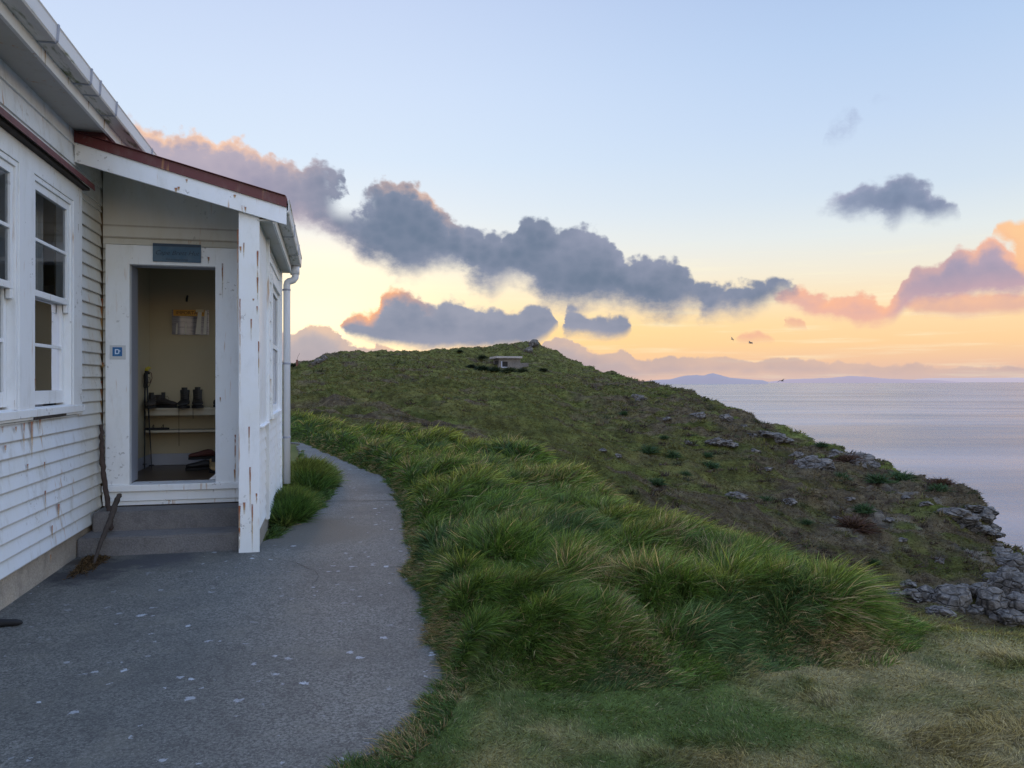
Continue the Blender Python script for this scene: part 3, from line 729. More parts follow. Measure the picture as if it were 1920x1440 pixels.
def lawn():
    X, Y = sample_view(620000, -.34, .80, 1.9, 7.5, -1.0)
    dm = inpoly(X, Y, mound); do = inpoly(X, Y, outline)
    z, rr, az, rC, rB, rS = base_z(X, Y)
    do_edge = distpoly(X, Y, outline) < .035
    ok = (~dm | (mound_h(X, Y) < .05)) & (~do | (do_edge & (rng.random(len(X)) < .5))) & (X > -.9) & (rr < rC*1.7)
    X, Y = X[ok], Y[ok]
    X, Y = X[:390000], Y[:390000]; n = len(X)
    z = gz(X, Y); r = np.hypot(X, Y)
    a = fbm(X*4, Y*4, 2, 301)*9; cl = np.stack([np.cos(a), np.sin(a), np.zeros(n)], 1)
    D = norm(np.array([.05, 0, .75])+cl*.45+rng.normal(size=(n, 3))*.45); D[:, 2] = np.abs(D[:, 2])
    Bn = cl*.3+np.array([.15, 0, -.35])+rng.normal(size=(n, 3))*.2
    t_ = fbm(X*3.3, Y*3.3, 3, 311); tuft = sstep(.58, .72, t_)
    rc = sstep(.9, 1.1, np.hypot(X, Y)/np.interp(np.arctan2(X, Y), _kaz, _kr[:, 1]))
    L = (.020+.034*tuft+.060*rc*sstep(.4, 1, fbm(X*2.2, Y*2.2, 2, 321)+.35))*(.6+.9*rng.random(n))
    Wd = np.clip(.0031+.0008*(r-3), .003, .007)*(.5+.8*rng.random(n))
    c1 = lawn_col(X, Y, 1.8)
    dead = (rng.random(n) < .07+.10*sstep(.5, 2., X))[:, None]; c1 = np.where(dead, np.array([.36, .31, .18]), c1)
    c1 = c1*(1-rc[:, None]*.8)+np.where(dead, np.array([.25,.2,.08]), np.array([.19, .23, .05]))*(.8*rc[:, None])
    edge = distpoly(X, Y, outline) < .10
    ed = (edge & (rng.random(n) < .25))[:, None]; c1 = np.where(ed, np.array([.34, .27, .15]), c1); L = np.where(ed[:, 0], L*1.5, L)
    c1 = c1*(.35+1.3*rng.random((n, 1))**1.3)
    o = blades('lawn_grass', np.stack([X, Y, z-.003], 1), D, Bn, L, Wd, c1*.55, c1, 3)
    tag(o, 'short patchy green and straw coloured lawn in front of the long grass', 'lawn', kind='stuff')
lawn()

def wall_tufts():
    for (cx_, cy_, sx, sy, hgt, lab) in ((543, 962, .20, .85, .25, 'low green grass clump against the hut wall nearest the corner post'), (577, 906, .29, 1.05, .31, 'larger green grass clump below the downpipe beside the path'), (541, 858, .16, 1.7, .30, 'grass growing past the far corner of the hut beside the path')):
        gx, gy = G(cx_, cy_); n = 17000
        u = rng.normal(size=(n, 2))*.55; ok = np.hypot(u[:, 0], u[:, 1]) < .95+.35*fbm(u[:, 0]*2+cx_, u[:, 1]*2, 2, 431); u = u[ok]; n = len(u)
        lx = u[:, 0]*sx; ly = u[:, 1]*sy; X = gx+lx*CT-ly*ST; Y = gy+lx*ST+ly*CT
        q = np.hypot(u[:, 0], u[:, 1]); nrm = np.stack([u[:, 0]*CT-u[:, 1]*ST*.4, u[:, 0]*ST+u[:, 1]*CT*.4, np.ones(n)*1.0], 1)
        lump = hgt*.55*np.clip(1-q*q*.8, 0, 1)*(.35+1.3*fbm(X*6, Y*4, 2, 411))
        z = lump*rng.random(n)**.6
        a = fbm(X*6, Y*6, 2, 401)*9; cl = np.stack([np.cos(a), np.sin(a), np.zeros(n)], 1)
        D = norm(nrm+cl*.45+rng.normal(size=(n, 3))*.42)
        Bn = (np.array([.45, -.12, -.6])+cl*.35+rng.normal(size=(n, 3))*.2)*hgt*.9
        L = hgt*(.3+.75*rng.random(n)**1.5); Wd = (.009 if cy_ > 940 else .013)*(.45+.8*rng.random(n))
        yl = sstep(.4, .7, fbm(X*3, Y*3, 2, 421))[:, None]
        c1 = (np.array([.085, .165, .035])*(1-yl)+np.array([.18, .23, .055])*yl)*(.3+1.3*rng.random((n, 1)))
        # keep blades out of the wall
        lxp, _ = W2L(X, Y); ok = lxp > -.56
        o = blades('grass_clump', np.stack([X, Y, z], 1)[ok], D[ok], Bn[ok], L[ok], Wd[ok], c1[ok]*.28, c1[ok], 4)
        tag(o, lab, 'grass', 'grass clumps along the hut wall')
wall_tufts()
def wall_debris():
    gx, gy = G(152, 1058); n = 5200; u = rng.normal(size=(n, 2)); lx, ly = W2L(gx, gy)
    ax = lx+.03+np.abs(u[:, 0])*.05; ay = ly+u[:, 1]*.17; ok = ax > -2.06; X = ax[ok]*CT-ay[ok]*ST; Y = ax[ok]*ST+ay[ok]*CT; u = u[ok]; n = len(X)
    z = .008+.045*np.exp(-(u**2).sum(1))*rng.random(n)
    D = norm(rng.normal(size=(n, 3))*np.array([1, 1, .35])+np.array([0, 0, .25])); c1 = np.array([.12, .075, .035])*(.3+1.3*rng.random((n, 1)))
    o = blades('moss_clump', np.stack([X, Y, z], 1), D, rng.normal(size=(n, 3))*.01, .012+.03*rng.random(n), np.full(n, .007), c1*.6, c1, 2)
    tag(o, 'small brown clump of dead moss on the concrete below the hut wall', 'moss')
wall_debris()
def edge_grass():
    for nm, line, cnt, lab, wd_, sg_ in (('edge_grass', pr, 60000, 'matted green and straw runners creeping over the right edge of the concrete', .16, 1), ('edge_grass', pl, 26000, 'short grass between the hut wall and the left edge of the path', .42, 1)):
        Pp = np.array(line); seg = np.hypot(*(Pp[1:]-Pp[:-1]).T); wgt = seg/(1+.4*np.maximum(0, Pp[1:, 1]-2.5))**1.6*(Pp[1:, 1] > 1.6); wgt /= wgt.sum()
        k = rng.choice(len(seg), cnt, p=wgt); f = rng.random(cnt)[:, None]; q = Pp[k]*(1-f)+Pp[k+1]*f
        d = (Pp[k+1]-Pp[k])/seg[k][:, None]; nrm_ = np.stack([d[:, 1], -d[:, 0]], 1)      # points away from the slab (right hand side)
        off = rng.random(cnt)**1.2*wd_-.012; q = q+nrm_*off[:, None]
        ok = (~inpoly(q[:, 0], q[:, 1], outline) | (off < .005)) & ((wd_ < .2) | (W2L(q[:, 0], q[:, 1])[0] > -.57)); q = q[ok]; nrm_ = nrm_[ok]; n = len(q)
        X, Y = q[:, 0], q[:, 1]; z = np.maximum(gz(X, Y), -.012); r = np.hypot(X, Y)
        cln = fbm(X*9, Y*9, 2, 601)
        D = norm(np.concatenate([-nrm_*(cln[:, None]*1.3-.2), np.full((n, 1), .62)], 1)+rng.normal(size=(n, 3))*.5); D[:, 2] = np.abs(D[:, 2])
        Bn = (np.concatenate([-nrm_*.4, np.full((n, 1), -.7)], 1)+rng.normal(size=(n, 3))*.25)*.6
        L = (.03+.06*cln)*(.5+.9*rng.random(n))*(1 if wd_ < .2 else 1.4); Wd = np.clip(.0035+.0011*(r-3), .0035, .02)*(.6+.7*rng.random(n))
        st = (rng.random(n) < (.10 if wd_ < .2 else -.1)+.45*sstep(.45, .65, fbm(X*4, Y*4, 2, 611)))[:, None]
        c1 = np.where(st, np.array([.38, .29, .14]), np.array([.085, .15, .035]))*(.35+1.2*rng.random((n, 1)))
        o = blades(nm, np.stack([X, Y, z], 1), D, Bn, L, Wd, c1*.5, c1, 3); tag(o, lab, 'grass', kind='stuff')
edge_grass()

def hill_grass():
    X, Y = sample_view(620000, -.34, .70, 24.2, 125, -.25); X2, Y2 = sample_view(240000, -.34, .75, 5.5, 24.2, -.3); X = np.r_[X, X2]; Y = np.r_[Y, Y2]
    z, rr, az, rC, rB, rS = base_z(X, Y); ok = (rr < rS*1.03) & ((rr > 24.2) | ((rr > rC*1.02) & ~inpoly(X, Y, mound) & ~inpoly(X, Y, outline))); X, Y = X[ok], Y[ok]
    z, rk = terr(X, Y); n3 = fbm(X*.7, Y*1.3, 3, 501); ok = (rk*sstep(.45, .55, fbm(X*1.1, Y*1.1, 3, 161)) < .4) & (rng.random(len(X)) < .35+.9*n3)
    X, Y, z = X[ok], Y[ok], z[ok]; n = len(X); r = np.hypot(X, Y)
    col = hill_col(X, Y, z, rk[ok]*0)
    n4 = fbm(X*2.2, Y*3, 3, 511)
    D = norm(np.array([.25, -.35, .8])+rng.normal(size=(n, 3))*.35); Bn = np.array([.4, -.1, -.4])+rng.normal(size=(n, 3))*.1
    L = (.07+.16*n4)*(.6+.8*rng.random(n))*np.clip(r/60, .6, 1.3); Wd = np.maximum(.0011*r, .012)*(.6+.7*rng.random(n))
    c1 = col*(.65+.8*rng.random((n, 1)))*np.array([1.15, 1.12, .95])
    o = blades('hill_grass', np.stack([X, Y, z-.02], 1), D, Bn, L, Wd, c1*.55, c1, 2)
    tag(o, 'rough tussocky grass and heath covering the far headland slope', 'grass', kind='stuff')
hill_grass()

#@@SCENERY
# ------------------------------------------------------------------ sea + distant land
def sea():
    m, t = material('sea_water'); 
    d = t.coord
    n1 = t.noise(t.mapping(d, (1, 1, 1)), .16, 6, .62); n2 = t.noise(t.mapping(d, (.0010, .0042, 1)), 1., 5, .55); n3 = t.noise(t.mapping(d, (.004, .016, 1)), 1., 4, .6)
    c = t.mix(t.mr(n2, .35, .65), srgb(88, 100, 114), srgb(138, 139, 146))
    t.put(t.b.inputs['Base Color'], c); t.b.inputs['IOR'].default_value = 1.33; t.b.inputs['Specular IOR Level'].default_value = .5
    t.put(t.b.inputs['Roughness'], t.mr(n3, .3, .7, .20, .27))
    bump(t, t.m('ADD', n1, t.m('MULTIPLY', t.noise(d, .7, 3), .3)), .5, 1.5)
    mb = MB(); ys = [20, 60, 120, 250, 500, 1000, 2500, 6000, 15000, 45000]
    R = np.geomspace(18, 60000, 40); A = np.linspace(0, 2*math.pi, 97)
    rr, aa = np.meshgrid(R, A, indexing='ij'); V = np.stack([rr*np.sin(aa), rr*np.cos(aa), np.full(rr.shape, -58.)], -1).reshape(-1, 3)
    o = npmesh('sea', V, quads=grid_faces(40, 97), mat=m); tag(o, kind='structure')
sea()
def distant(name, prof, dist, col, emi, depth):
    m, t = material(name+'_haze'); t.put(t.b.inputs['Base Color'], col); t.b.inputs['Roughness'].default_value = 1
    t.put(t.b.inputs['Emission Color'], emi); t.b.inputs['Emission Strength'].default_value = 1.  # aerial haze put in as an emission glow on the land
    xs = [p[0] for p in prof]; ys = [p[1] for p in prof]; N = 160
    px = np.linspace(xs[0], xs[-1], N); e = np.interp(px, xs, ys)
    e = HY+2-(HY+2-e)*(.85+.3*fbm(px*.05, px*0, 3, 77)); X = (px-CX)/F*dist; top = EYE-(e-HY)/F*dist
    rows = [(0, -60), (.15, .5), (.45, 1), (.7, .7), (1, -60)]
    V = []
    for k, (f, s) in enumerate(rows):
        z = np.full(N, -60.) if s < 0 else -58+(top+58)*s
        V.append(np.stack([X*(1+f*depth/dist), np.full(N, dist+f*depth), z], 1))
    o = npmesh(name, np.concatenate(V), quads=grid_faces(5, N), mat=m, smooth=True); tag(o, kind='structure'); return o
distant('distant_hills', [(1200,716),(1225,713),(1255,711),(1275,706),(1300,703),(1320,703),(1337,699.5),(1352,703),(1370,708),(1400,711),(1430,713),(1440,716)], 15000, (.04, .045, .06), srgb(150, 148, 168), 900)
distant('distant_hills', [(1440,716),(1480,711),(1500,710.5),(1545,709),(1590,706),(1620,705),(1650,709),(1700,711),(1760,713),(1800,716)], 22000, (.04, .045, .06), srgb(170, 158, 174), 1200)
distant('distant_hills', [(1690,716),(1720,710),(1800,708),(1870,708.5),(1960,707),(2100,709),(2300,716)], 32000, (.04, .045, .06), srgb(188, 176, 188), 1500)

# ------------------------------------------------------------------ rocks
def rock(loc, sx, sy, sz, seed, label, group, rough=.35, name='rock', level=4, sink=.3):
    import bmesh
    bm = bmesh.new(); bmesh.ops.create_icosphere(bm, subdivisions=level, radius=1)
    r2 = random.Random(seed); planes = []
    for i in range(15):
        v = Vector((r2.gauss(0, 1), r2.gauss(0, 1), r2.gauss(0, .9))).normalized(); planes.append((v, r2.uniform(.52, .86)))
    P = np.array([v.co[:] for v in bm.verts]); 
    for v, d in planes:
        vv = np.array(v); k = P@vv; over = np.clip(k-d, 0, None); P = P-over[:, None]*vv[None]*.93
    nrm = P/np.linalg.norm(P, axis=1)[:, None]
    f = (fbm(P[:, 0]*2.3+seed, P[:, 1]*2.3+P[:, 2]*1.7, 4, 5)-.5)*rough+(fbm(P[:, 0]*7+seed, P[:, 2]*7+P[:, 1]*3, 3, 6)-.5)*rough*.35
    P = P+nrm*f[:, None]; P[:, 0] *= sx; P[:, 1] *= sy; P[:, 2] = P[:, 2]*sz
    for v, p in zip(bm.verts, P): v.co = p
    me = bpy.data.meshes.new(name); bm.to_mesh(me); bm.free(); me.materials.append(M['rock'])
    for p in me.polygons: p.use_smooth = False
    o = bpy.data.objects.new(name, me); C.objects.link(o); o.location = Vector(loc)+Vector((0, 0, sz*(1-sink)*.5-.0)); o.rotation_euler = (0, 0, r2.uniform(-.6, .6))
    tag(o, label, 'rock', group); return o
slabs = [(1195,747,16,'flat grey rock near the skyline dip of the headland'),(1345,828,20,'blue grey slab beside another slab, mid slope'),(1368,832,15,'smaller slab right of the blue grey slab'),(1410,815,12,'rounded grey boulder just under the skyline, mid slope'),
 (1310,779,16,'thin pale rock shelf high on the slope'),(1362,782,14,'thin dark rock shelf high on the slope'),(1452,820,30,'broad low grey rock beneath the skyline'),(1412,846,12,'pale wedge of rock in the heath'),(1522,872,34,'cracked rock outcrop between heath and the flax bushes'),(1492,858,14,'small block left of the cracked outcrop'),
 (1602,868,42,'long grey outcrop on the skyline above the flax bushes'),(1566,852,16,'narrow outcrop on the skyline left of the long one'),(1375,931,20,'low flat slab in the heath near the long grass'),(1482,941,14,'leaning slab below the middle flax bush'),(1572,975,15,'tilted slab left of the rusty bracken'),(1668,975,8,'tiny pale stone in the heath'),
 (1690,1012,9,'small white topped stone in the bright green patch'),(1795,972,46,'long grey ledge near the cliff edge'),(1825,990,40,'second grey ledge under the long one'),(1838,957,28,'grey crag at the cliff lip'),(1592,936,9,'small stone by the upper heath'),(1760,1052,11,'pale stone low on the slope'),(1265,860,7,'tiny stone left on the slope'),(1130,845,9,'small flat stone at the foot of the green slope'),(1160,855,8,'small round stone at the foot of the green slope'),
 (1250,785,9,'short grey stone high left on the brown slope'),(1395,800,8,'small stone under the skyline heath'),(1700,935,12,'grey rock under the right flax bushes'),(1735,945,12,'grey rock near the cliff heath'),(1640,905,10,'stone below the big flax bush'),(1290,830,9,'weathered stone between two flax bushes'),(1440,880,10,'weathered stone in the middle of the slope')]
for i, (px, py, w, lab) in enumerate(slabs):
    p, Y = hit(px, py); s = w/F*Y
    rock(p, s*1.15, s*1.1, s*.55, 100+i, lab, 'rocks set in the headland slope', level=4, sink=1.35, rough=.75)
boul = [(1850,975,16,.8,'grey crag just left of the overhanging nose'),(1872,1050,20,.9,'broken rock step on the cliff edge above the shoulder'),(1888,1092,26,.9,'grey rock between the cliff shoulder and the edge rock'),(1912,1080,24,1.0,'pale rock at the photo edge on the cliff shoulder'),(1835,1118,22,.8,'grey ledge behind the rounded boulder'),(1868,1105,22,.8,'split rock above the rounded boulder'),(1905,1150,26,.8,'long low rock at the photo edge under the big rock'),(1700,1100,14,.6,'weathered rock behind the rock band start'),(1740,1128,20,1.0,'upright grey boulder at the left of the cliff foot'),(1782,1138,32,1.05,'largest pale boulder with a dark cleft above the lawn'),(1856,1146,26,1.1,'rounded grey boulder beside the largest boulder'),(1905,1128,36,1.1,'big rock at the right photo edge below the cliff'),
 (1678,1118,14,.7,'small rock where the rock band begins'),(1710,1122,16,.8,'low rock second in the rock band'),(1828,1150,14,.9,'narrow stone wedged between two boulders'),(1893,1070,34,.8,'sloping rock on the cliff shoulder'),(1765,1152,20,.6,'flat rock lying under the largest boulder'),(1898,1168,22,.7,'low rock at the photo edge above the lawn'),
 (1648,1108,10,.6,'smallest rock at the start of the rock band'),(1810,1112,12,.9,'stone tucked behind the largest boulder'),(1872,1162,16,.7,'stone under the rounded boulder'),(1856,962,10,.8,'rock nose overhanging the sea'),(1862,1000,12,1.0,'rock face below the overhanging nose'),(1745,1150,12,.7,'small block under the upright boulder'),(1868,1035,14,1.0,'grey rock step down the cliff edge')]
for i, (px, py, w, asp, lab) in enumerate(boul):
    p, Y = hit(px, py); s = w/F*Y
    rock(p, s*1.3, s*1.2, s*asp*1.2, 300+i, lab, 'rocks along the cliff', level=4, sink=.35)
for i, (px, py, w, lab) in enumerate([(598,674,7,'dark rock on the left skyline of the headland'),(608,669,7,'taller dark rock on the left skyline of the headland'),(589,680,5,'lowest dark rock on the left skyline'),(1000,646,10,'flat rock on the summit of the headland'),(990,655,9,'pale rock just below the summit')]):
    p, Y = hit(px, py+5); s = w/F*Y; rock(p, s*1.3, s, s*.9, 500+i, lab, 'rocks on the headland skyline', level=3, sink=.4)

# ------------------------------------------------------------------ flax bushes and shrubs
def heath():
    m_ = 5200; X, Y = sample_view(m_*3, -.34, .70, 24.5, 118, -.35); z, rr, az, rC, rB, rS = base_z(X, Y)
    pr_ = .05+.9*sstep(.0, .25, az)*sstep(.42, .62, fbm(X*.4, Y*.8, 3, 701)); ok = (rr < rS*1.0) & (rng.random(len(X)) < pr_); X, Y = X[ok][:m_], Y[ok][:m_]; z, _q = terr(X, Y); m_ = len(X)
    kb = 34; n = m_*kb; idx = np.repeat(np.arange(m_), kb); R_ = (.16+.30*rng.random(m_)**2)*np.clip(np.hypot(X, Y)/50, .6, 1.4)
    th = rng.uniform(0, 6.283, n); el = rng.uniform(.1, 1.5, n); D = np.stack([np.cos(th)*np.cos(el), np.sin(th)*np.cos(el), np.sin(el)*.75], 1)
    P = np.stack([X[idx], Y[idx], z[idx]-.03], 1); P[:, :2] += rng.normal(size=(n, 2))*(R_[idx]*.5)[:, None]
    L = R_[idx]*(.5+.6*rng.random(n)); Wd = R_[idx]*.16; pal = np.array([[.07, .052, .040], [.10, .072, .055], [.06, .072, .032], [.15, .15, .05], [.16, .13, .075]])
    c1 = pal[rng.integers(0, 5, m_)][idx]*(.4+1.2*rng.random((n, 1)))
    o = blades('heath_cover', P, norm(D), np.stack([np.full(n, .1), np.zeros(n), np.full(n, -.12)], 1), L, Wd, c1*.5, c1, 2)
    tag(o, 'low brown and olive heath plants scattered over the headland slope', 'heath', kind='stuff')
heath()
def spiky(px, py, w, label, group, dense=260, colr=(.045, .085, .036), name='flax_bush', cat='bush', hk=.8, sz=.66):
    p, Y = hit(px, py); R = w/F*Y*sz; n = dense
    th = rng.uniform(0, 2*math.pi, n); el = rng.uniform(.15, 1.45, n)
    D = np.stack([np.cos(th)*np.cos(el), np.sin(th)*np.cos(el), np.sin(el)*hk+.15], 1)
    P = np.zeros((n, 3)); P[:, :2] = rng.normal(size=(n, 2))*R*.22
    Bn = np.stack([np.cos(th)*.15, np.sin(th)*.15, np.full(n, -.25)], 1)
    L = R*(.75+.5*rng.random(n)); Wd = np.full(n, R*(.10 if n < 400 else .07))
    c1 = np.array(colr)*(.5+1.1*rng.random((n, 1)))
    o = blades(name, P, norm(D), Bn, L, Wd, c1*.6, c1, 3); o.location = p-Vector((0, 0, .08))
    tag(o, label, cat, group)
flax = [(1575,890,30,'dark round flax bush under the long skyline outcrop'),(1645,893,38,'large flax bush on the skyline, left one of two'),(1686,890,42,'large flax bush on the skyline, right one of two'),(1540,832,20,'small flax bush poking above the skyline'),(1218,838,32,'flax bush on the left of the brown slope'),(1258,848,30,'flax bush right next to the leftmost of the slope bushes'),
 (1326,850,20,'upper of two flax bushes one above the other'),(1330,868,28,'lower of two flax bushes one above the other'),(1232,898,28,'dark flax bush close above the long grass crest'),(1435,932,28,'lone flax bush mid slope above the pale slab'),(1620,950,34,'tall flax bush above the rusty bracken'),(1636,1048,24,'flax bush low on the slope in brown heath'),(1760,911,30,'flax bush near the cliff on the skyline'),(1285,884,18,'small flax bush right of the dark one'),(1170,772,16,'small high flax bush by the green slope'),(1245,816,14,'small flax bush above the pair on the left'),(1512,975,20,'faint flax bush in heath by the tilted slab'),(1300,815,12,'tiny flax bush above the central pair')]
for i, (px, py, w, lab) in enumerate(flax): spiky(px, py+w*.25, w, lab, 'flax bushes on the headland slope')
for (px, py, w, lab) in [(1600,985,60,'rusty red bracken patch below the tall flax bush'),(1765,905,40,'reddish heath clump on the skyline by the cliff'),(1590,860,40,'reddish dry heath behind the skyline outcrop'),(1500,870,40,'brown heath clump below the skyline rocks'),(1880,1060,30,'brown heath clump on the cliff shoulder')]:
    spiky(px, py+6, w, lab, 'heath clumps on the headland slope', 1100, (.085, .050, .036), 'heath_clump', 'bush', .3, .6)
for (px, py, w, lab, cl) in [(884,690,24,'dark leafy shrub left of the concrete bunker',(.012,.02,.012)),(905,694,34,'green shrub in front of the bunker left wall',(.018,.034,.016)),(927,695,28,'green shrub against the bunker front corner',(.02,.036,.016)),(955,698,34,'low shrub along the bunker front wall',(.03,.044,.018)),(980,698,30,'low shrub under the side wall of the bunker',(.03,.042,.018)),(905,672,22,'shrub on the slope above the bunker left side',(.02,.03,.014)),(1018,696,22,'dark shrub at the far right end of the bunker wall',(.022,.03,.014)),(551,687,20,'dark shrub beside the marker post on the left skyline',(.015,.022,.012)),(862,662,14,'small dark shrub on the skyline left of the bunker',(.018,.028,.013))]:
    spiky(px, py, w, lab, 'shrubs around the bunker and skyline', 900, cl, 'shrub', 'shrub', .7, .42)

# ------------------------------------------------------------------ bunker
def bunker():
    Y = 99.; u = Y/F; c = W(956, 697, Y); gz_ = float(terr(np.array([c.x]), np.array([Y]))[0][0])
    base = Vector((c.x, Y, gz_)); o = empty('concrete_bunker', 'weathered concrete lookout bunker with a flat slab roof on the hilltop', 'bunker', base, math.radians(14))
    wall = concrete('bunker_concrete', (.165, .15, .135), False, .45); slab = concrete('bunker_slab', (.34, .31, .29), False, .7)
    top = EYE-(672-HY)*u-gz_; 
    MB().box(-1.35, 1.35, 0, 3.4, -1., top).build('wall', wall, o)
    MB().box(-1.75, 1.55, -.35, 3.9, top+.003, top+.26).build('roof', slab, o, .03)
    wn = MB().box(-1.12, -.30, -.035, .02, top-1.05, top-.40).build('window', M['crack'], o)
    MB().box(-1.14, -1.0, -.06, -.036, top-1.15, top-.35).box(-.995, -.35, -.06, -.036, top-1.22, top-1.05).build('frame', M['jamb'], wn)
    MB().box(-1.365, -1.352, .5, 2.7, top-.75, top-.25).build('window', M['crack'], o)
    MB().box(1.353, 2.5, .3, .55, -1., top-.55).build('side_wall', wall, o)
    b2 = MB().box(2.3, 3.6, -.4, -.1, -1.2, top-1.05).build('side_wall', concrete('dark_block', (.07, .065, .065), False, .6), o)
bunker()
p, Y = hit(557, 685); o = empty('marker_post', 'tiny red brown marker post with a thin aerial on the left skyline', 'post', p)
MB().box(-.09, .09, -.09, .09, -.3, .55).build('post', simple('rusty_post', (.16, .06, .04), .8), o); MB().tube([(0, 0, .5), (.05, 0, .8), (.28, 0, 1.25)], .016, 5).build('aerial', M['polem'], o)
def gull(px, py, Y, span, tilt, lab):
    o = empty('seagull', lab, 'bird', W(px, py, Y), .4, 'seagulls over the sea')
    mb = MB(); mb.tube([(-.22, 0, 0), (-.1, 0, .01), (.05, 0, .0), (.2, 0, -.01), (.27, 0, 0)], [.01, .05, .06, .035, .01], 8)
    mt = simple('gull_grey', (.10, .09, .09), .8)
    for s in (-1, 1):
        pts = [(0, 0, .02), (.02, s*span*.25, .12+tilt*s*.1), (-.08, s*span*.5, .02+tilt*s*.25)]
        for i in range(2):
            a, b = pts[i], pts[i+1]; w = .09*(1-i*.4); w2 = .09*(.6-i*.5)
            mb.quad((a[0]-w, a[1], a[2]), (b[0]-w2, b[1], b[2]), (b[0]+w2, b[1], b[2]), (a[0]+w, a[1], a[2]))
    mb.build('body', mt, o)
gull(1407, 643, 70, .75, .6, 'small dark gull gliding in the orange sky right of centre')
gull(1466, 714, 80, 1.2, -.8, 'gull flying low against the horizon islands')
gull(1373, 636, 95, .55, 1.2, 'tiny distant gull left of the gliding gull')

#@@HOUSE
# ------------------------------------------------------------------ hut
XL = -2.04      # cladding face of the long wall
H = house_frame('hut', 'white weatherboard hut with red roof edges and a lean-to porch', 'building', (-2.0, 7.0, 0))
def clap(axis, face, out, a0, a1, z0, z1, exp=.109, holes=(), thick=.024, mb=None, body=.04):
    """weatherboards on a wall. axis 'y': wall runs along y, face x=face, out=+1/-1; axis 'x': runs along x, face y=face."""
    mb = mb or MB(); z = z0; k = 0
    while z < z1-1e-4:
        zt = min(z+exp, z1); spans = [(a0, a1)]
        for (h0, h1, hz0, hz1) in holes:
            if z < hz1-.01 and zt > hz0+.01:
                ns = []
                for s0, s1 in spans:
                    if h1 <= s0 or h0 >= s1: ns.append((s0, s1)); continue
                    if h0 > s0: ns.append((s0, h0))
                    if h1 < s1: ns.append((h1, s1))
                spans = ns
        for s0, s1 in spans:
            j = (random.random()-.5)*.003
            prof = [(face-out*body, z), (face+j, z), (face+j-out*.003, z+.004) if 0 else (face+j, z+.006), (face-out*thick*.72, zt+.012), (face-out*body, zt+.012)]
            # lap: the underside sits proud of the board below
            mb.prism(prof, s0, s1, axis)
        z = zt; k += 1
    return mb
# long wall, with the window hole; three sections
win = (3.20, 7.31, 1.23, 3.14)
mb = clap('y', XL, 1, .5, 7.985, .225, 3.12, .109, [win])
clap('y', XL, 1, .5, 14.0, 3.12, 3.60, .165, mb=mb)
clap('y', XL, 1, 8.0, 14.0, .225, 3.12, .109, mb=mb) if False else None
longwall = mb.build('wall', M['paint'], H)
# sheathing behind the boards so nothing shows through
sh = MB().box(-2.20, -2.09, .5, 3.3, .2, 3.6).box(-2.20, -2.09, 7.2, 14, .2, 3.6).box(-2.20, -2.09, 3.3, 7.2, .2, 1.3).box(-2.20, -2.09, 3.3, 7.2, 3.05, 3.6)
sh.build('wall', M['interior'], H)
MB().box(-7.5, -7.4, .5, 14, 0, 3.6).box(-7.4, -2.205, .5, .6, 0, 3.6).box(-7.4, -2.205, 13.9, 14, 0, 3.6).build('wall', M['paint_clean'], H)
MB().box(-7.4, -2.205, .605, 13.895, .30, .36).build('floor', M['floor'], H)
MB().box(-7.4, -2.205, .605, 13.895, 3.02, 3.06).build('ceiling', M['interior'], H)
MB().prism([(-1.72, 3.735), (-4.75, 4.9), (-7.8, 3.735), (-7.8, 3.70), (-4.75, 4.86), (-1.72, 3.70)], .2, 14.3, 'y').build('roof', M['red'], H)
MB().box(-2.13, -2.075, .5, 7.96, -.02, .222).build('foundation', M['found'], H, .008)
# eave of the long wall
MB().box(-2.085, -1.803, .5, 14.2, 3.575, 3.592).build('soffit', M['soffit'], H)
fasc = MB().box(-1.80, -1.775, .3, 14.2, 3.545, 3.70).build('fascia', M['paint_clean'], H, .002)
gm, gt = material('mossy_gutter')
sp_ = gt.node('ShaderNodeSeparateXYZ'); gt.l.new(gt.coord, sp_.inputs[0])
mo = gt.m('MULTIPLY', gt.mr(gt.noise(gt.mapping(gt.coord, (6, 1.2, 6)), 3, 5, .6), .50, .68), gt.m('SUBTRACT', 1., gt.mr(sp_.outputs[2], 3.635, 3.655)))
gt.put(gt.b.inputs['Base Color'], gt.mix(mo, (.70, .69, .68), (.13, .16, .07))); gt.b.inputs['Roughness'].default_value = .45
def gutter(x0, x1, zt, zb, y0, y1, mat, clips):
    t = .006; prof = [(x0, zt-.01), (x0, zb), (x1-.012, zb), (x1-.004, zb+.012), (x1, zt-.012), (x1+.006, zt), (x1-.004, zt), (x1-t-.002, zb+.02), (x0+t, zb+t), (x0+t, zt-.01)]
    g_ = MB().prism(prof, y0, y1, 'y').build('gutter', mat, H)
    for y in clips:
        MB().prism([(x0+.002, zb-.004), (x1-.010, zb-.004), (x1+.003, zb+.011), (x1+.011, zt+.004), (x1+.004, zt+.004), (x1-.012, zb-.0015), (x0+.002, zb-.0015)], y-.012, y+.012, 'y').build('bracket', M['jamb'], g_)
gutter(-1.773, -1.655, 3.735, 3.625, .3, 14.3, gm, (3.2, 4.4, 5.48, 6.2, 6.43, 6.89, 8.2))
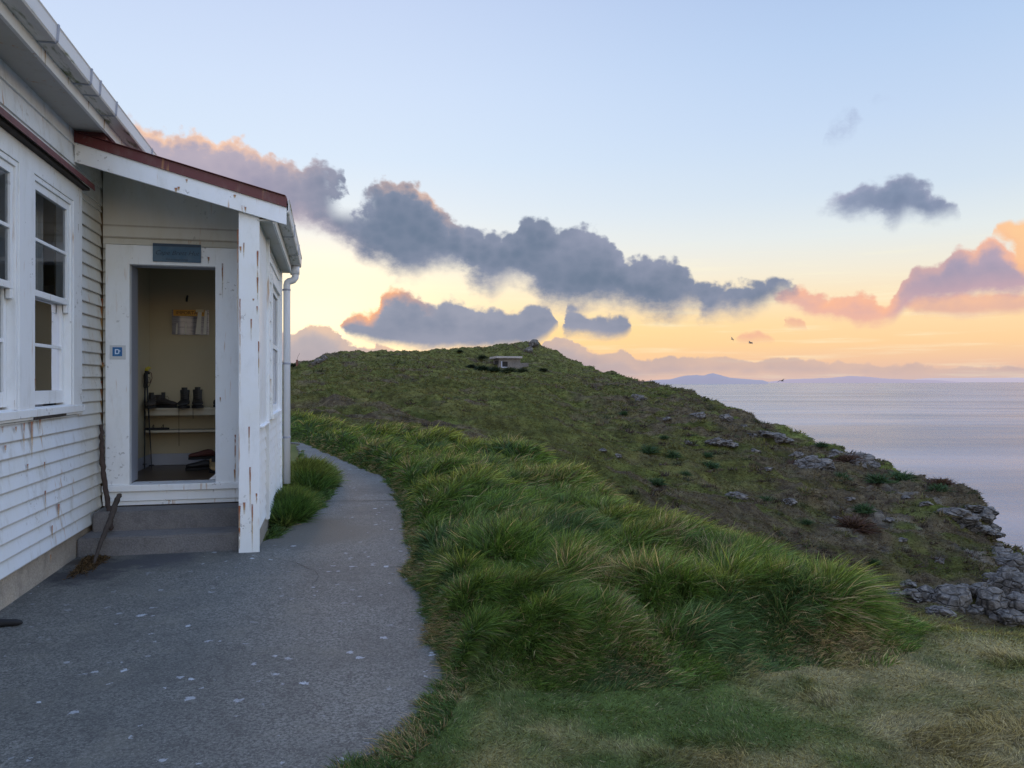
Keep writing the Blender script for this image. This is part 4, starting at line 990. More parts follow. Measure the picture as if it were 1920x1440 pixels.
# windows in the long wall
def sash_window(y0, y1, parent_label=None):
    """opening y0..y1, double hung; part 'window' with sub-parts"""
    z0, z1, zm = 1.325, 2.93, 2.13; xo = XL
    f = MB()
    f.box(xo-.10, xo+.012, y0-.035, y0, z0-.02, z1+.035).box(xo-.10, xo+.012, y1, y1+.035, z0-.02, z1+.035).box(xo-.10, xo+.012, y0, y1, z1, z1+.035)
    w = f.build('window', M['paint_clean'], H, .002)
    def sub(mb, name, mat, bev=0):
        o = mb.build(name, mat, w, bev); o.location = (0, 0, 0); return o
    s = .052
    def sash(xa, xb, a, b, rail_b, rail_t, bar):
        m = MB().box(xa, xb, y0+.002, y0+s, a, b).box(xa, xb, y1-s, y1-.002, a, b).box(xa, xb, y0+s, y1-s, a, a+rail_b).box(xa, xb, y0+s, y1-s, b-rail_t, b).box(xa+.004, xb-.004, y0+s, y1-s, bar-.012, bar+.012)
        sub(m, 'sash', M['paint_clean'], .002); xm = (xa+xb)/2
        sub(MB().quad((xm, y0+s-.004, a+rail_b-.004), (xm, y1-s+.004, a+rail_b-.004), (xm, y1-s+.004, b-rail_t+.004), (xm, y0+s-.004, b-rail_t+.004)), 'pane', M['glass'])
    sash(xo-.035, xo-.002, zm-.02, z1-.002, .045, .055, 2.52)
    sash(xo-.078, xo-.042, z0, zm+.025, .10, .04, 1.765)
    # sash horns
    sub(MB().box(xo-.034, xo-.004, y1-s, y1-.003, zm-.085, zm-.0205), 'horn', M['paint_clean'], .004)
    sub(MB().box(xo-.034, xo-.004, y0+.003, y0+s, zm-.085, zm-.0205), 'horn', M['paint_clean'], .004)
    # curtains
    for (ca, cb) in ((y0+.22, y1+.05),):
        n = 60; ys = np.linspace(ca, cb, n); mb = MB(); xs = xo-.22+.022*np.sin(ys*70)+.012*np.sin(ys*171)
        for i in range(n-1): mb.quad((xs[i], ys[i], z0-.1), (xs[i+1], ys[i+1], z0-.1), (xs[i+1], ys[i+1], z1+.1), (xs[i], ys[i], z1+.1))
        sub(mb, 'curtain', M['curtain'])
    return w
sash_window(6.235, 7.045); sash_window(5.07, 5.88); sash_window(3.905, 4.715)
cas = MB()
for a, b in ((7.082, 7.31), (5.917, 6.198), (4.752, 5.033), (3.40, 3.868)): cas.box(XL-.06, XL+.020, a, b, 1.30, 3.10)
cas.box(XL-.06, XL+.0205, 3.40, 7.31, 2.967, 3.11)
cas.box(XL-.10, XL+.006, 3.40, 7.10, 1.235, 1.30)
casing = cas.build('window_casing', M['paint_clean'], H, .003)
MB().prism([(XL-.04, 1.31), (XL+.030, 1.298), (XL+.030, 1.245), (XL+.012, 1.242), (XL+.012, 1.225), (XL-.04, 1.225)], 3.35, 7.36, 'y').build('window_sill', M['paint_clean'], H, .003)
MB().box(XL+.013, XL+.020, 6.2, 6.9, 1.222, 1.247).build('peeling_edge', M['darkwood'], H)
MB().prism([(XL-.0, 3.245), (XL+.10, 3.170), (XL+.105, 3.120), (XL+.098, 3.120), (XL+.094, 3.162), (XL, 3.232)], 3.3, 7.37, 'y').build('window_hood', M['redold'], H)
MB().box(XL+.0, XL+.07, 3.35, 7.34, 3.112, 3.135).build('hood_batten', M['darkwood'], H)
# ------------------------------------------------------------------ porch
def zr(x): return 3.105+(-.357-x)*(3.565-3.105)/(2.10-.357)
dA = LP(200, 464, 8.)[0]; d0 = LP(245, 500, 8.)[0]; d1 = LP(405, 500, 8.)[0]; dB = -.775
zs, zd, zc = .545, 2.585, 2.765
# front (door) wall of the porch room
mb = clap('x', 8.0, -1, -2.035, dA+.01, .443, 2.80, .109)
mb.prism([(-2.035, 2.84), (dB, 2.84), (dB, zr(dB)-.085), (-2.035, zr(-2.035)-.085)], 8.001, 8.04, 'y')
clap('x', 8.0, -1, -2.035, dB, 2.835, 2.985, .15, mb=mb)
clap('x', 8.0, -1, -2.035, dB, 2.775, 2.835, .06, mb=mb)
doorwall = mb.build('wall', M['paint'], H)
MB().box(-2.035, d0-.01, 8.045, 8.12, .46, 2.97).box(d1+.01, -.60, 8.045, 8.12, .46, 2.97).box(d0-.01, d1+.01, 8.045, 8.12, zd+.02, 2.97).prism([(-2.035, 2.971), (-.62, 2.971), (-.62, zr(-.62)-.09), (-2.035, zr(-2.035)-.09)], 8.045, 8.12, 'y').build('wall', M['interior'], H)
fr_ = MB().box(dA, d0, 7.955, 8.04, zs-.05, zc).box(d1, dB, 7.955, 8.04, zs-.05, zc).box(d0, d1, 7.9555, 8.04, zd, zc).build('door_frame', M['paint_clean'], H, .003)
MB().box(d0-.028, d0, 8.0405, 8.29, zs, zd).box(d1, d1+.028, 8.0405, 8.2, zs, zd).box(d0, d1, 8.0405, 8.2, zd, zd+.03).build('door_jamb', M['jamb'], H, .002)
MB().box(-2.03, dB+.01, 7.93, 8.2, zs-.075, zs-.012).build('door_sill', M['paint_clean'], H, .008)
MB().box(-2.03, dB+.01, 7.958, 8.04, zs-.165, zs-.078).box(-2.03, dB+.01, 7.972, 8.04, .34, zs-.168).build('plinth_board', M['paint_clean'], H, .003)
MB().box(-2.0, dB, 7.99, 8.04, .2, .338).build('plinth_shadow_board', M['darkwood'], H)  # dark board painted in for the shade below the plinth
# steps: separate thing
S = house_frame('concrete_steps', 'two worn concrete steps leading up to the hut doorway', 'steps', (-1.4, 7.5, 0))
def worn_step(x0, x1, y0, y1, z0, z1, seed):
    nx, ny = 60, 8; V = []
    mb = MB()
    import bmesh
    bm = bmesh.new(); bmesh.ops.create_cube(bm, size=1); bmesh.ops.scale(bm, vec=(x1-x0, y1-y0, z1-z0), verts=bm.verts); bmesh.ops.translate(bm, vec=((x0+x1)/2, (y0+y1)/2, (z0+z1)/2), verts=bm.verts)
    bmesh.ops.bevel(bm, geom=bm.edges[:], offset=.012, segments=2, affect='EDGES')
    bmesh.ops.subdivide_edges(bm, edges=[e for e in bm.edges if e.calc_length() > .1], cuts=24, use_grid_fill=True)
    for v in bm.verts:
        n = float(fbm(np.array([v.co.x*7+seed]), np.array([v.co.z*9+v.co.y*5]), 3, 8)[0])-.5; v.co.y += n*.012; v.co.z += n*.008
    me = bpy.data.meshes.new('step'); bm.to_mesh(me); bm.free(); me.materials.append(M['steps']); o = bpy.data.objects.new('step', me); C.objects.link(o); o.parent = S; o.location = -Vector(S['_o'])
worn_step(-2.07, -.76, 7.33, 7.97, -.03, .163, 1)
worn_step(-2.03, -.762, 7.64, 7.968, .15, .332, 5)
# porch room interior
MB().box(-2.03, -.66, 8.125, 9.73, .48, zs-.013).build('floor', M['floor'], H)
MB().box(-2.03, -.62, 9.73, 9.80, .4, 2.95).box(-2.035, -1.985, 8.125, 9.725, .535, 2.95).build('wall', M['interior'], H)
MB().box(-.74, -.645, 8.125, 8.62, .4, 3.0).box(-.74, -.645, 8.62, 9.725, .4, 1.2).box(-.74, -.645, 8.62, 9.725, 2.55, 3.0).build('wall', M['interior'], H)
MB().box(-1.98, -.745, 8.125, 9.725, 2.86, 2.90).build('ceiling', M['interior'], H)
MB().box(-1.98, -.745, 9.705, 9.728, zs-.01, .665).box(-1.983, -1.965, 8.3, 9.7, zs-.01, .665).build('skirting_board', M['jamb'], H, .003)
# shelf unit
zt1 = 1.175; zt2 = .925
MB().box(-1.98, -.75, 9.40, 9.70, zt1, zt1+.022).box(-1.975, -.752, 9.415, 9.437, zt1-.06, zt1-.001).build('shelf', M['shelf'], H, .002)
MB().box(-1.98, -.75, 9.42, 9.70, zt2, zt2+.024).build('shelf', M['shelf'], H, .002)
MB().tube([(LP(351, 0, 9.7)[0], 9.72, LP(351, 555, 9.7)[2]), (LP(351, 0, 9.7)[0], 9.67, LP(351, 560, 9.7)[2]), (LP(351, 0, 9.7)[0], 9.66, LP(351, 566, 9.7)[2])], .012, 8).build('coat_hook', M['polem'], H)
# corner post / end wall of the porch
cp = MB().box(-.755, -.583, 7.21, 7.24, -.0, 2.99)
cp = cp.build('corner_post', M['paint_clean'], H, .002)
MB().box(-.755, -.735, 7.241, 7.95, 0, 3.0).build('wall', M['paint_clean'], H)
XR = -.583
# side wall: upper flat panel, lower weatherboards, batten, window
MB().box(-.62, XR-.004, 7.241, 8.1, 1.10, 2.95).build('side_panel', M['paint_clean'], H)
MB().box(-.62, XR+.03, 7.30, 8.08, 1.085, 1.10).build('ledge', M['paint_clean'], H, .002)
mb = clap('y', XR+.002, 1, 7.241, 7.98, .20, 1.083, .109)
for i, q in enumerate([]): pass
mb.build('wall', M['paint_clean'], H)
mb = clap('y', XR+.004, 1, 8.16, 10.4, .12, 1.12, .109); clap('y', XR+.004, 1, 8.16, 8.62, 1.12, 2.9, .2, mb=mb); clap('y', XR+.004, 1, 10.1, 10.4, 1.12, 2.9, .109, mb=mb); clap('y', XR+.004, 1, 8.62, 10.1, 2.62, 2.9, .109, mb=mb)
mb.build('wall', M['paint_clean'], H)
MB().box(-.64, XR-.02, 7.98, 8.16, .1, 1.083).build('gap_board', M['darkwood'], H)  # dark board colour stands in for the unlit open gap
MB().box(-.62, XR+.022, 8.10, 8.16, .14, 2.9).build('batten', M['paint_clean'], H, .002)
MB().box(-.64, XR-.015, 7.245, 10.4, -.02, .195).build('foundation', M['found'], H)
MB().box(-.64, -.6, 10.35, 10.4, .1, 2.9).box(-2.0, -.6, 10.36, 10.44, .1, 2.9).build('wall', M['paint_clean'], H)
MB().box(-.60, XR+.018, 10.33, 10.44, .12, 2.9).build('corner_board', M['paint_clean'], H, .002)
w = MB().box(XR-.05, XR+.018, 8.62, 8.70, 1.12, 2.62).box(XR-.05, XR+.018, 10.0, 10.08, 1.12, 2.62).box(XR-.05, XR+.0185, 8.70, 10.0, 2.54, 2.62).box(XR-.05, XR+.035, 8.60, 10.1, 1.10, 1.15).build('window', M['paint_clean'], H, .002)
def sub(mb, name, mat): o = mb.build(name, mat, w); o.location = (0, 0, 0)
sub(MB().box(XR-.04, XR-.01, 8.70, 8.76, 1.15, 2.54).box(XR-.04, XR-.01, 9.94, 10.0, 1.15, 2.54).box(XR-.04, XR-.01, 8.76, 9.94, 1.15, 1.23).box(XR-.04, XR-.01, 8.76, 9.94, 1.86, 1.91).box(XR-.04, XR-.01, 8.76, 9.94, 2.48, 2.54), 'sash', M['paint_clean'])
sub(MB().quad((XR-.025, 8.75, 1.2), (XR-.025, 9.95, 1.2), (XR-.025, 9.95, 2.5), (XR-.025, 8.75, 2.5)), 'pane', M['glass'])
# lean-to roof
def zr(x): return 3.105+(-.357-x)*(3.565-3.105)/(2.10-.357)
MB().prism([(-2.04, zr(-2.04)), (-.35, zr(-.35)), (-.35, zr(-.35)-.022), (-2.04, zr(-2.04)-.022)], 7.20, 10.68, 'y').build('porch_roof', M['red'], H)
MB().prism([(-2.04, zr(-2.04)+.006), (-.352, zr(-.352)+.006), (-.352, zr(-.352)-.088), (-2.04, zr(-2.04)-.078)], 7.160, 7.172, 'y').build('roof_flashing', M['red'], H, .001)
MB().prism([(-2.035, zr(-2.04)+.012), (-.36, zr(-.357)+.012), (-.36, zr(-.357)+.0075), (-2.035, zr(-2.04)+.0075)], 7.14, 7.26, 'y').build('roof_flashing', M['red'], H)
barge = MB().prism([(-2.04, zr(-2.04)-.055), (-.354, zr(-.357)-.065), (-.354, zr(-.357)-.24), (-2.04, zr(-2.04)-.24)], 7.1725, 7.202, 'y').build('barge_board', M['paint_clean'], H, .002)
MB().box(-2.035, -1.81, 7.20, 7.9, 3.50, 3.574).build('wall_flashing', M['redold'], H)
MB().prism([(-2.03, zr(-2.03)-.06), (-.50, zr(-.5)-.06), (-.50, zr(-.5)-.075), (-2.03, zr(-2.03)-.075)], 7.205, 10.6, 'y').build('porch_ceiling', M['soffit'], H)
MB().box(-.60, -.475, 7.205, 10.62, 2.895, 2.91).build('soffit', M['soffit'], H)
MB().box(-.473, -.455, 7.205, 10.65, 2.875, 3.04).build('fascia', M['paint_clean'], H)
gutter(-.452, -.335, 3.095, 2.975, 7.20, 10.66, gm, (8.4, 9.6))
dp = MB()
xg, xw, yd = -.405, -.512, 10.47
dp.tube([(xg, yd, 2.98), (xg, yd, 2.86), (xg-.004, yd, 2.82), (xg-.03, yd, 2.785), (xg-.06, yd, 2.775), (xw+.03, yd, 2.772), (xw+.008, yd, 2.755), (xw, yd, 2.72), (xw, yd, 2.65), (xw, yd, .19)], .044, 18)
dpo = dp.build('downpipe', M['pipe'], H, smooth=True)
for z in (2.66, 1.72, .78): MB().tube([(xw, yd, z-.012), (xw, yd, z+.012)], .0475, 18).box(xw-.06, xw-.045, yd-.02, yd+.02, z-.01, z+.01).build('pipe_clip', M['jamb'], dpo).location = (0, 0, 0)
MB().tube([(xg, yd, 2.975), (xg, yd, 2.86)], .050, 18).build('pipe_collar', M['pipe'], dpo, smooth=True).location = (0, 0, 0)

# rust streaks as thin stains on the boards
def streaks(lst, plane, pos, parent, width=.017):
    mb = MB()
    for px, py0, py1, k in lst:
        a = (LP if plane == 'y' else LX)(px, py0, pos); b = (LP if plane == 'y' else LX)(px, py1, pos)
        zt, zb = a[2], b[2]; w = width*k/2; uv = [(0, 0), (1, 0), (1, 1), (0, 1)]
        if plane == 'y': mb.quad((a[0]-w, pos, zb), (a[0]+w, pos, zb), (a[0]+w, pos, zt), (a[0]-w, pos, zt), uv=uv)
        else: mb.quad((pos, a[1]-w, zb), (pos, a[1]+w, zb), (pos, a[1]+w, zt), (pos, a[1]-w, zt), uv=uv)
    join_stain(parent, mb)
def join_stain(o, mb):
    me = o.data; me.materials.append(M['rust']); mi = len(me.materials)-1
    import bmesh
    bm = bmesh.new(); bm.from_mesh(me); ul = bm.loops.layers.uv.get('UVMap') or bm.loops.layers.uv.new('UVMap')
    for fi, f in enumerate(mb.f):
        vs = [bm.verts.new(mb.v[i]) for i in f]; fc = bm.faces.new(vs); fc.material_index = mi
        for lp, uv in zip(fc.loops, mb.uv[fi]): lp[ul].uv = uv
    bm.to_mesh(me); bm.free()
streaks([(457,455,485,1),(483,470,540,1.3),(483,520,570,1.2),(471,598,640,1.1),(485,640,730,1.0),(450,560,760,.8),(467,800,860,1),(469,876,960,1.2),(473,945,1035,1.2),(449,948,1030,1.4),(449,990,1030,1.2),(458,942,965,1.9),(481,925,945,1.2),(451,462,475,1.6),(482,574,590,1.1),(446,430,640,.8),(475,560,565,1.5)], 'y', 7.2072, cp)
streaks([(417,494,560,1.2),(441,815,960,1),(440,880,905,1.3),(413,745,755,1.0),(391,482,495,1.6),(300,958,966,1.5)], 'y', 7.9522, fr_)
streaks([(455,385,400,2.2),(460,388,398,1.5),(330,352,362,2),(335,350,358,1.6),(440,365,372,2),(350,336,343,1.6)], 'y', 7.1695, barge)
streaks([(60,790,860,2.6),(45,793,850,1.6),(110,945,975,3.0),(85,920,960,1.6),(98,985,1010,1.8),(52,870,885,1.6),(84,866,885,1.3),(28,750,800,1.2),(10,835,850,2.2),(5,800,812,2.2),(30,800,812,1.8),(75,785,815,1.6),(63,775,792,1.4),(95,1040,1055,1.5)], 'x', XL+.0045, longwall, .03)
streaks([(85,80,125,1.6),(128,130,160,1.6),(166,180,205,1.6),(196,215,245,1.5),(228,255,270,1.4),(100,95,118,1.2),(25,15,30,2.2),(60,45,62,1.4)], 'x', -1.7722, fasc, .03)
streaks([(186,770,800,2.2),(185,740,760,1.6),(186,860,900,1.8),(188,715,790,1.6),(192,680,690,2.6),(190,560,650,1.3)], 'y', 7.9945, doorwall, .03)
streaks([(147,420,438,1.2),(66,710,730,1.6)], 'x', XL+.0225, casing)

#@@PROPS
# ------------------------------------------------------------------ signs
def text_mesh(name, s, size, mat, parent, loc, shear=0., ext=.0004, rot=(math.pi/2, 0, 0), sx=1):
    cu = bpy.data.curves.new(name, 'FONT'); cu.body = s; cu.size = size; cu.align_x = 'CENTER'; cu.align_y = 'CENTER'; cu.shear = shear; cu.extrude = ext
    tmp = bpy.data.objects.new('tmp', cu); C.objects.link(tmp); dg = bpy.context.evaluated_depsgraph_get(); dg.update()
    me = bpy.data.meshes.new_from_object(tmp.evaluated_get(dg)); bpy.data.objects.remove(tmp); me.name = name
    me.materials.clear(); me.materials.append(mat); o = bpy.data.objects.new(name, me); C.objects.link(o)
    o.parent = parent; o.location = loc; o.rotation_euler = rot; o.scale = (sx, 1, 1); return o
a = LP(287, 456, 7.95); b = LP(377, 493, 7.95); cx = (a[0]+b[0])/2; cz = (a[2]+b[2])/2; hw = (b[0]-a[0])/2; hh = (a[2]-b[2])/2
sg = house_frame('name_sign', 'faded blue painted name board fixed above the open doorway', 'sign', (cx, 7.95, cz))
m_, t_ = material('faded_blue_sign')
n_ = t_.noise(t_.coord, 5, 4)
t_.put(t_.b.inputs['Base Color'], t_.mix(t_.mr(n_, .35, .65), (.035, .095, .16), (.085, .14, .19))); t_.b.inputs['Roughness'].default_value = .5
MB().box(cx-hw, cx+hw, 7.935, 7.953, cz-hh, cz+hh).build('board', m_, sg, .002)
MB().box(cx-hw+.002, cx+hw-.002, 7.9325, 7.9345, cz+hh-.028, cz+hh-.002).build('top_band', simple('sign_band', (.02, .045, .08), .5), sg)
ink = simple('sign_ink', (.018, .035, .06), .6)
text_mesh('lettering', 'Cape Brett Hut', .058, ink, sg, (0, -.0165, -.003), .35, sx=1.05); text_mesh('lettering', 'Rakaumangamanga', .026, ink, sg, (0, -.0165, -hh+.022), .3)
a = LP(211, 651, 7.95); b = LP(229, 668, 7.95); cx = (a[0]+b[0])/2; cz = (a[2]+b[2])/2; hw = (b[0]-a[0])/2; hh = (a[2]-b[2])/2
ws = house_frame('tap_sign', 'small blue square notice with a white cup symbol on the left door frame', 'sign', (cx, 7.95, cz))
MB().box(cx-hw-.025, cx+hw+.03, 7.9508, 7.9535, cz-hh-.03, cz+hh+.018).build('backing', simple('sticker_backing', (.55, .57, .57), .6, .05), ws)
MB().box(cx-hw, cx+hw, 7.9478, 7.9505, cz-hh, cz+hh).build('plate', simple('sticker_blue', (.01, .12, .33), .4, .1), ws)
wm = simple('sticker_white', (.55, .68, .8), .5, .05)
k = hw
MB().box(cx-.5*k, cx-.28*k, 7.9455, 7.9476, cz-.55*k, cz+.6*k).box(cx-.28*k, cx+.2*k, 7.9455, 7.9476, cz+.35*k, cz+.6*k).box(cx-.28*k, cx+.2*k, 7.9455, 7.9476, cz-.55*k, cz-.3*k).box(cx+.2*k, cx+.42*k, 7.9455, 7.9476, cz-.45*k, cz+.5*k).box(cx+.42*k, cx+.62*k, 7.9455, 7.9476, cz+.05*k, cz+.3*k).build('cup_symbol', wm, ws)
MB().box(cx-.75*k, cx+.8*k, 7.9455, 7.9476, cz-.83*k, cz-.73*k).build('underline', simple('sticker_pale', (.08, .25, .45), .5, .05), ws)
a = LP(322, 580, 9.70); b = LP(392, 628, 9.70); cx = (a[0]+b[0])/2; cz = (a[2]+b[2])/2; hw = (b[0]-a[0])/2; hh = (a[2]-b[2])/2
po = house_frame('notice', 'laminated notice with an orange heading taped to the back wall inside the porch', 'notice', (cx, 9.70, cz))
pm, pt = material('notice_sheet'); 
stv = pt.noise(pt.mapping(pt.coord, (3, 3, 60)), 1.4, 2)
pt.put(pt.b.inputs['Base Color'], pt.mix(pt.mr(stv, .5, .6), (.36, .36, .42), (.24, .24, .29))); pt.b.inputs['Roughness'].default_value = .25
N = 40; mb = MB()
for i in range(N):
    x0 = cx-hw+2*hw*i/N; x1 = cx-hw+2*hw*(i+1)/N; f = lambda x: 9.712-.010*math.sin((x-cx+hw)/hw*4.2)-.012*math.exp(-((x-cx-hw*.45)/.03)**2)
    mb.quad((x0, f(x0), cz-hh), (x1, f(x1), cz-hh), (x1, f(x1), cz+hh), (x0, f(x0), cz+hh))
mb.build('sheet', pm, po, smooth=True)
MB().box(cx-hw+.02, cx+hw*.82, 9.680, 9.683, cz+hh-.075, cz+hh-.004).build('heading', simple('heading_orange', (.62, .33, .05), .5, .15), po)
text_mesh('lettering', 'IMPORTANT', .055, simple('heading_ink', (.12, .05, .02), .6), po, (.0, -.0225, hh-.04), .0)
for q, (u0, w_) in enumerate(((.45, .035), (.80, .022), (-.25, .012), (-.72, .012))):
    x = cx+u0*hw; MB().prism([(x-w_, cz-hh+.004), (x+w_*.6, cz-hh+.004), (x+w_, cz+hh*(.9 if u0 > 0 else -.1)), (x-w_*.1, cz+hh*(.95 if u0 > 0 else -.1))], 9.6760, 9.6785, 'y').build('tape_strip', simple('tape', (.62, .62, .58), .3, .1), po)
MB().box(cx+.30*hw, cx+.72*hw, 9.6755, 9.6785, cz+hh*.80, cz+hh*1.03).build('tape_strip', simple('tape_corner', (.6, .55, .38), .3, .1), po)

# ------------------------------------------------------------------ footwear, poles
def boot(name, label, cat, base, yaw, length=.29, height=.17, width=.10, mat='brownblack', group=None, shaft=True, laces=0, sole='rubber'):
    o = house_frame(name, label, cat, base, group); o.rotation_euler = (0, 0, TH+yaw)
    o['_o'] = [0, 0, 0]
    sole_h = .028
    def ring(cy, rx, rz, cz_, n=16, tilt=0):   # section across the foot (x,z) at y=cy
        return [(rx*math.cos(2*math.pi*k/n), cy+tilt*math.sin(2*math.pi*k/n), cz_+rz*math.sin(2*math.pi*k/n)) for k in range(n)]
    L = length; w = width/2
    # foot along -y (toe towards -y)
    F_ = [(.12*L, .55, .60), (.02*L, .86, .85), (-.15*L, .90, .95), (-.32*L, .88, .85), (-.5*L, 1.0, .66), (-.66*L, 1.02, .56), (-.78*L, .86, .48), (-.86*L, .45, .30)]
    hh_ = .085
    mb = MB().loft([ring(y, w*a, hh_*b*.5, sole_h+hh_*b*.5) for y, a, b in F_])
    if shaft:
        top = height
        def hr(z, rx, ry, cy, n=16): return [(rx*math.cos(2*math.pi*k/n), cy+ry*math.sin(2*math.pi*k/n), z) for k in range(n)]
        rows = [(sole_h+.01, .82*w, .19*L, -.06*L), (sole_h+.05, .84*w, .22*L, -.09*L), (.55*top, .78*w, .185*L, -.06*L), (.8*top, .80*w, .175*L, -.04*L), (top-.006, .86*w, .18*L, -.035*L), (top, .80*w, .165*L, -.035*L), (top-.03, .62*w, .13*L, -.035*L)]
        mb.loft([hr(*r) for r in rows])
    up = mb.build('upper', M[mat], o, smooth=True); up.location = (0, 0, 0)
    # sole outline
    out = []
    for k in range(24):
        t = 2*math.pi*k/24; y = -.36*L+.52*L*math.cos(t); x = w*1.06*math.sin(t)*(1-.12*math.cos(t)); out.append((x, y))
    MB().prism(out, 0, sole_h, 'z').build('sole', M[sole], o, .004).location = (0, 0, 0)
    if shaft:
        MB().loft([[(x*.5*w, -.20*L-.012+dy, z) for x, dy in ((-1, .008), (0, -.004), (1, .008), (1, .016), (0, .006), (-1, .016))] for z in (.07, .12, height*1.0, height+.028)]).build('tongue', M['black'], o).location = (0, 0, 0)
        lb = MB()
        for k in range(5):
            z = .075+k*(height-.085)/5; y = -.40*L+(k/4)*.17*L
            lb.tube([(-.5*w, y+.01, z), (0, y-.006, z+.006), (.5*w, y+.01, z+.012)], .0025, 5)
        if laces:
            lb.tube([(-.3*w, -.3*L, .09), (-.75*w, -.40*L, .05), (-.80*w, -.45*L, .0), (-.80*w, -.455*L, -.05), (-.8*w, -.45*L, -laces*.6), (-.78*w, -.45*L, -laces)], .0028, 5)
        else:
            lb.tube([(.4*w, -.2*L, height*.8), (.95*w, -.24*L, height*.9), (1.1*w, -.3*L, height*.7), (.8*w, -.3*L, height*.62)], .0022, 5)
        lb.build('laces', M['brownblack'], o).location = (0, 0, 0)
    return o
zsf = zt1+.0225
def SX(px): return LP(px, 760, 9.5)[0]
gb = 'hiking boots on the upper shelf'
boot('hiking_boot', 'low dark hiking boot nearest the trekking poles, toe to the viewer', 'boot', (SX(286), 9.47, zsf), 0.1, .27, .145, .105, group=gb)
boot('hiking_boot', 'low dark hiking boot turned sideways, second from the poles', 'boot', (SX(297), 9.56, zsf), 1.0, .27, .145, .105, group=gb)
boot('hiking_boot', 'tall black hiking boot with a long lace hanging off the shelf', 'boot', (SX(347), 9.50, zsf), .05, .30, .20, .12, group=gb, laces=.42, mat='black')
boot('hiking_boot', 'tall black hiking boot on the right of the shelf', 'boot', (SX(370), 9.52, zsf), .15, .30, .205, .12, group=gb, laces=.12, mat='black')
boot('shoe', 'small dark shoe at the right end of the upper shelf', 'shoe', (SX(404), 9.58, zsf), 1.3, .24, .06, .09, shaft=False)
sdl = house_frame('sandal', 'flat black sandal with looped straps on the lower shelf', 'sandal', (LP(291, 0, 9.5)[0], 9.52, zt2+.0245)); sdl['_o'] = [0, 0, 0]
MB().prism([(.145*math.cos(2*math.pi*k/20), .045*math.sin(2*math.pi*k/20)*(1+.15*math.cos(2*math.pi*k/20))) for k in range(20)], 0, .024, 'z').build('sole', M['rubber'], sdl, .003).location = (0, 0, 0)
for x in (-.03, .07): MB().tube([(x, -.045, .02), (x+.005, -.035, .045), (x+.01, 0, .058), (x+.005, .035, .045), (x, .045, .02)], .004, 6, squash=.6).build('strap', M['black'], sdl).location = (0, 0, 0)
zf = zs-.0125
boot('shoe', 'black shoe lying on the porch floor with toe to the left', 'shoe', (LP(392, 0, 9.1)[0], 9.14, zf), -1.4, .28, .09, .10, shaft=False, mat='black')
boot('ankle_boot', 'tan ankle boot on the porch floor by the right door jamb', 'boot', (LP(396, 0, 8.95)[0]+.02, 8.98, zf), .2, .26, .13, .10, mat='tan')
boot('shoe', 'maroon shoe resting on top of the shoes by the right jamb', 'shoe', (LP(396, 0, 9.3)[0], 9.33, zf+.10), -1.2, .28, .1, .11, shaft=False, mat='maroon')
dw = house_frame('door_wedge', 'small white wedge on the sill at the right jamb', 'wedge', (d1-.05, 8.2, zf)); dw['_o'] = [0, 0, 0]
MB().prism([(-.04, .004), (.045, .004), (.045, .05), (.02, .055)], -.03, .03, 'y').build('wedge', M['whiteplastic'], dw, .002).location = (0, 0, 0)
gp = 'trekking poles leaning in the porch corner'
for i, (pt_, pb, lyt, lyb, lab) in enumerate((((272, 700), (271, 872), 9.39, 9.28, 'trekking pole standing straight in the porch corner'), ((274, 690), (285, 880), 9.36, 9.10, 'trekking pole with yellow topped grip, leaning slightly right'))):
    T = Vector(LP(*pt_, lyt)); B = Vector(LP(*pb, lyb)); B.z = zf+.004
    o = house_frame('trekking_pole', lab, 'trekking pole', tuple(B), gp)
    d = T-B; at = lambda f: B+d*f
    MB().tube([at(.0), at(.03), at(.35), at(.351), at(.68), at(.681), at(.86)], [.003, .006, .006, .0075, .0075, .009, .009], 8).build('shaft', M['polem'], o, smooth=True)
    MB().tube([at(.845), at(.86), at(.92), at(.97)], [.012, .017, .015, .017], 10).build('grip', M['black'], o, smooth=True)
    tp = at(.97); MB().tube([tp, at(.99)+Vector((.006, 0, 0)), at(1.0)+Vector((.03, 0, .004)), at(1.0)+Vector((.05, 0, -.002))], [.018, .021, .016, .006], 10).build('grip_cap', M['yellow' if i else 'black'], o, smooth=True)
    MB().tube([at(.05), at(.056)], [.028, .024], 12).build('basket', M['rubber'], o)
    MB().tube([at(.97)+Vector((.012, 0, 0)), at(.95)+Vector((.05, 0, 0)), at(.90)+Vector((.055, 0, 0)), at(.86)+Vector((.04, 0, 0)), at(.85)+Vector((.016, 0, 0))], .004, 6).build('wrist_strap', M['maroon' if i else 'black'], o)
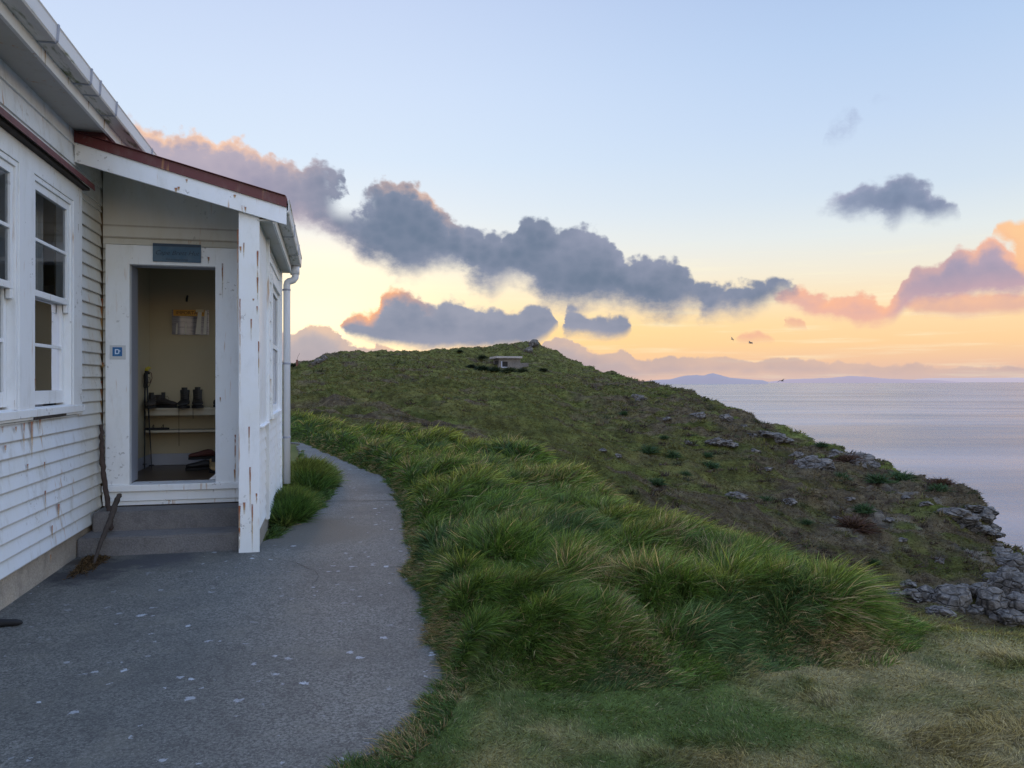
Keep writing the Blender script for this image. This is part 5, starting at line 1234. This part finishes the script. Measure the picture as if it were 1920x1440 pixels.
# driftwood sticks
wood = simple('old_stick_wood', (.060, .040, .032), .95, .7, 18, bumps=.6)
wood2 = simple('grey_stick_wood', (.050, .038, .030), .95, .7, 22, bumps=.6)
def stick(label, pts, rad, mat, name='stick', cat='stick'):
    P = [Vector(p) for p in pts]; dense = []; R = []
    for i in range(len(P)-1):
        for k in range(8):
            f = k/8; q = P[i].lerp(P[i+1], f); dense.append(q+Vector((random.gauss(0, .003), random.gauss(0, .003), 0))); R.append((rad[i]*(1-f)+rad[i+1]*f)*(1+random.gauss(0, .07)))
    dense.append(P[-1]); R.append(rad[-1]*.7)
    base = tuple(min(P, key=lambda v: v.z)); o = MB().tube(dense, R, 9).build(name, mat, None, smooth=True)
    me = o.data
    for v in me.vertices: v.co = v.co-Vector(base)
    o.location = L2W(*base); o.rotation_euler = (0, 0, TH); tag(o, label, cat, 'driftwood sticks leaning by the steps'); return o
stick('long dark stick leaning in the corner between wall and door frame', [LP(190, 797, 7.90), LP(191, 855, 7.86), LP(197, 910, 7.80), LP(205, 960, 7.70), (LP(209, 1000, 7.60)[0], 7.58, .185)], [.016, .022, .022, .024, .02], wood)
stick('shorter gnarled stick leaning across the steps with a knobbly top', [LP(223, 927, 7.56), LP(215, 950, 7.50), LP(205, 980, 7.34), LP(190, 1015, 7.20), (LP(177, 1064, 7.0)[0], 6.99, .02)], [.020, .026, .024, .018, .012], wood2)
# leaf litter by the wall
# black pointed object at the left edge
e = G(20, 1176); o = house_frame('burnt_stick', 'black tapered stick end lying on the concrete at the left photo edge', 'stick', (*W2L(*e), 0)); o['_o'] = [0, 0, 0]
MB().tube([(-.50, -.05, .03), (-.25, -.02, .03), (-.05, 0, .03), (.03, 0, .028), (.055, 0, .025), (.065, 0, .02)], [.03, .028, .024, .02, .014, .005], 12).build('stick_body', M['rubber'], o, smooth=True).location = (0, 0, 0)

for o in list(bpy.data.objects):
    if '_o' in o: del o['_o']
sc.cycles.use_denoising = True; sc.cycles.denoising_prefilter = 'NONE'
sc.cycles.use_adaptive_sampling = True; sc.cycles.adaptive_threshold = .01
sc.cycles.max_bounces = 8; sc.cycles.transparent_max_bounces = 12; sc.cycles.diffuse_bounces = 4
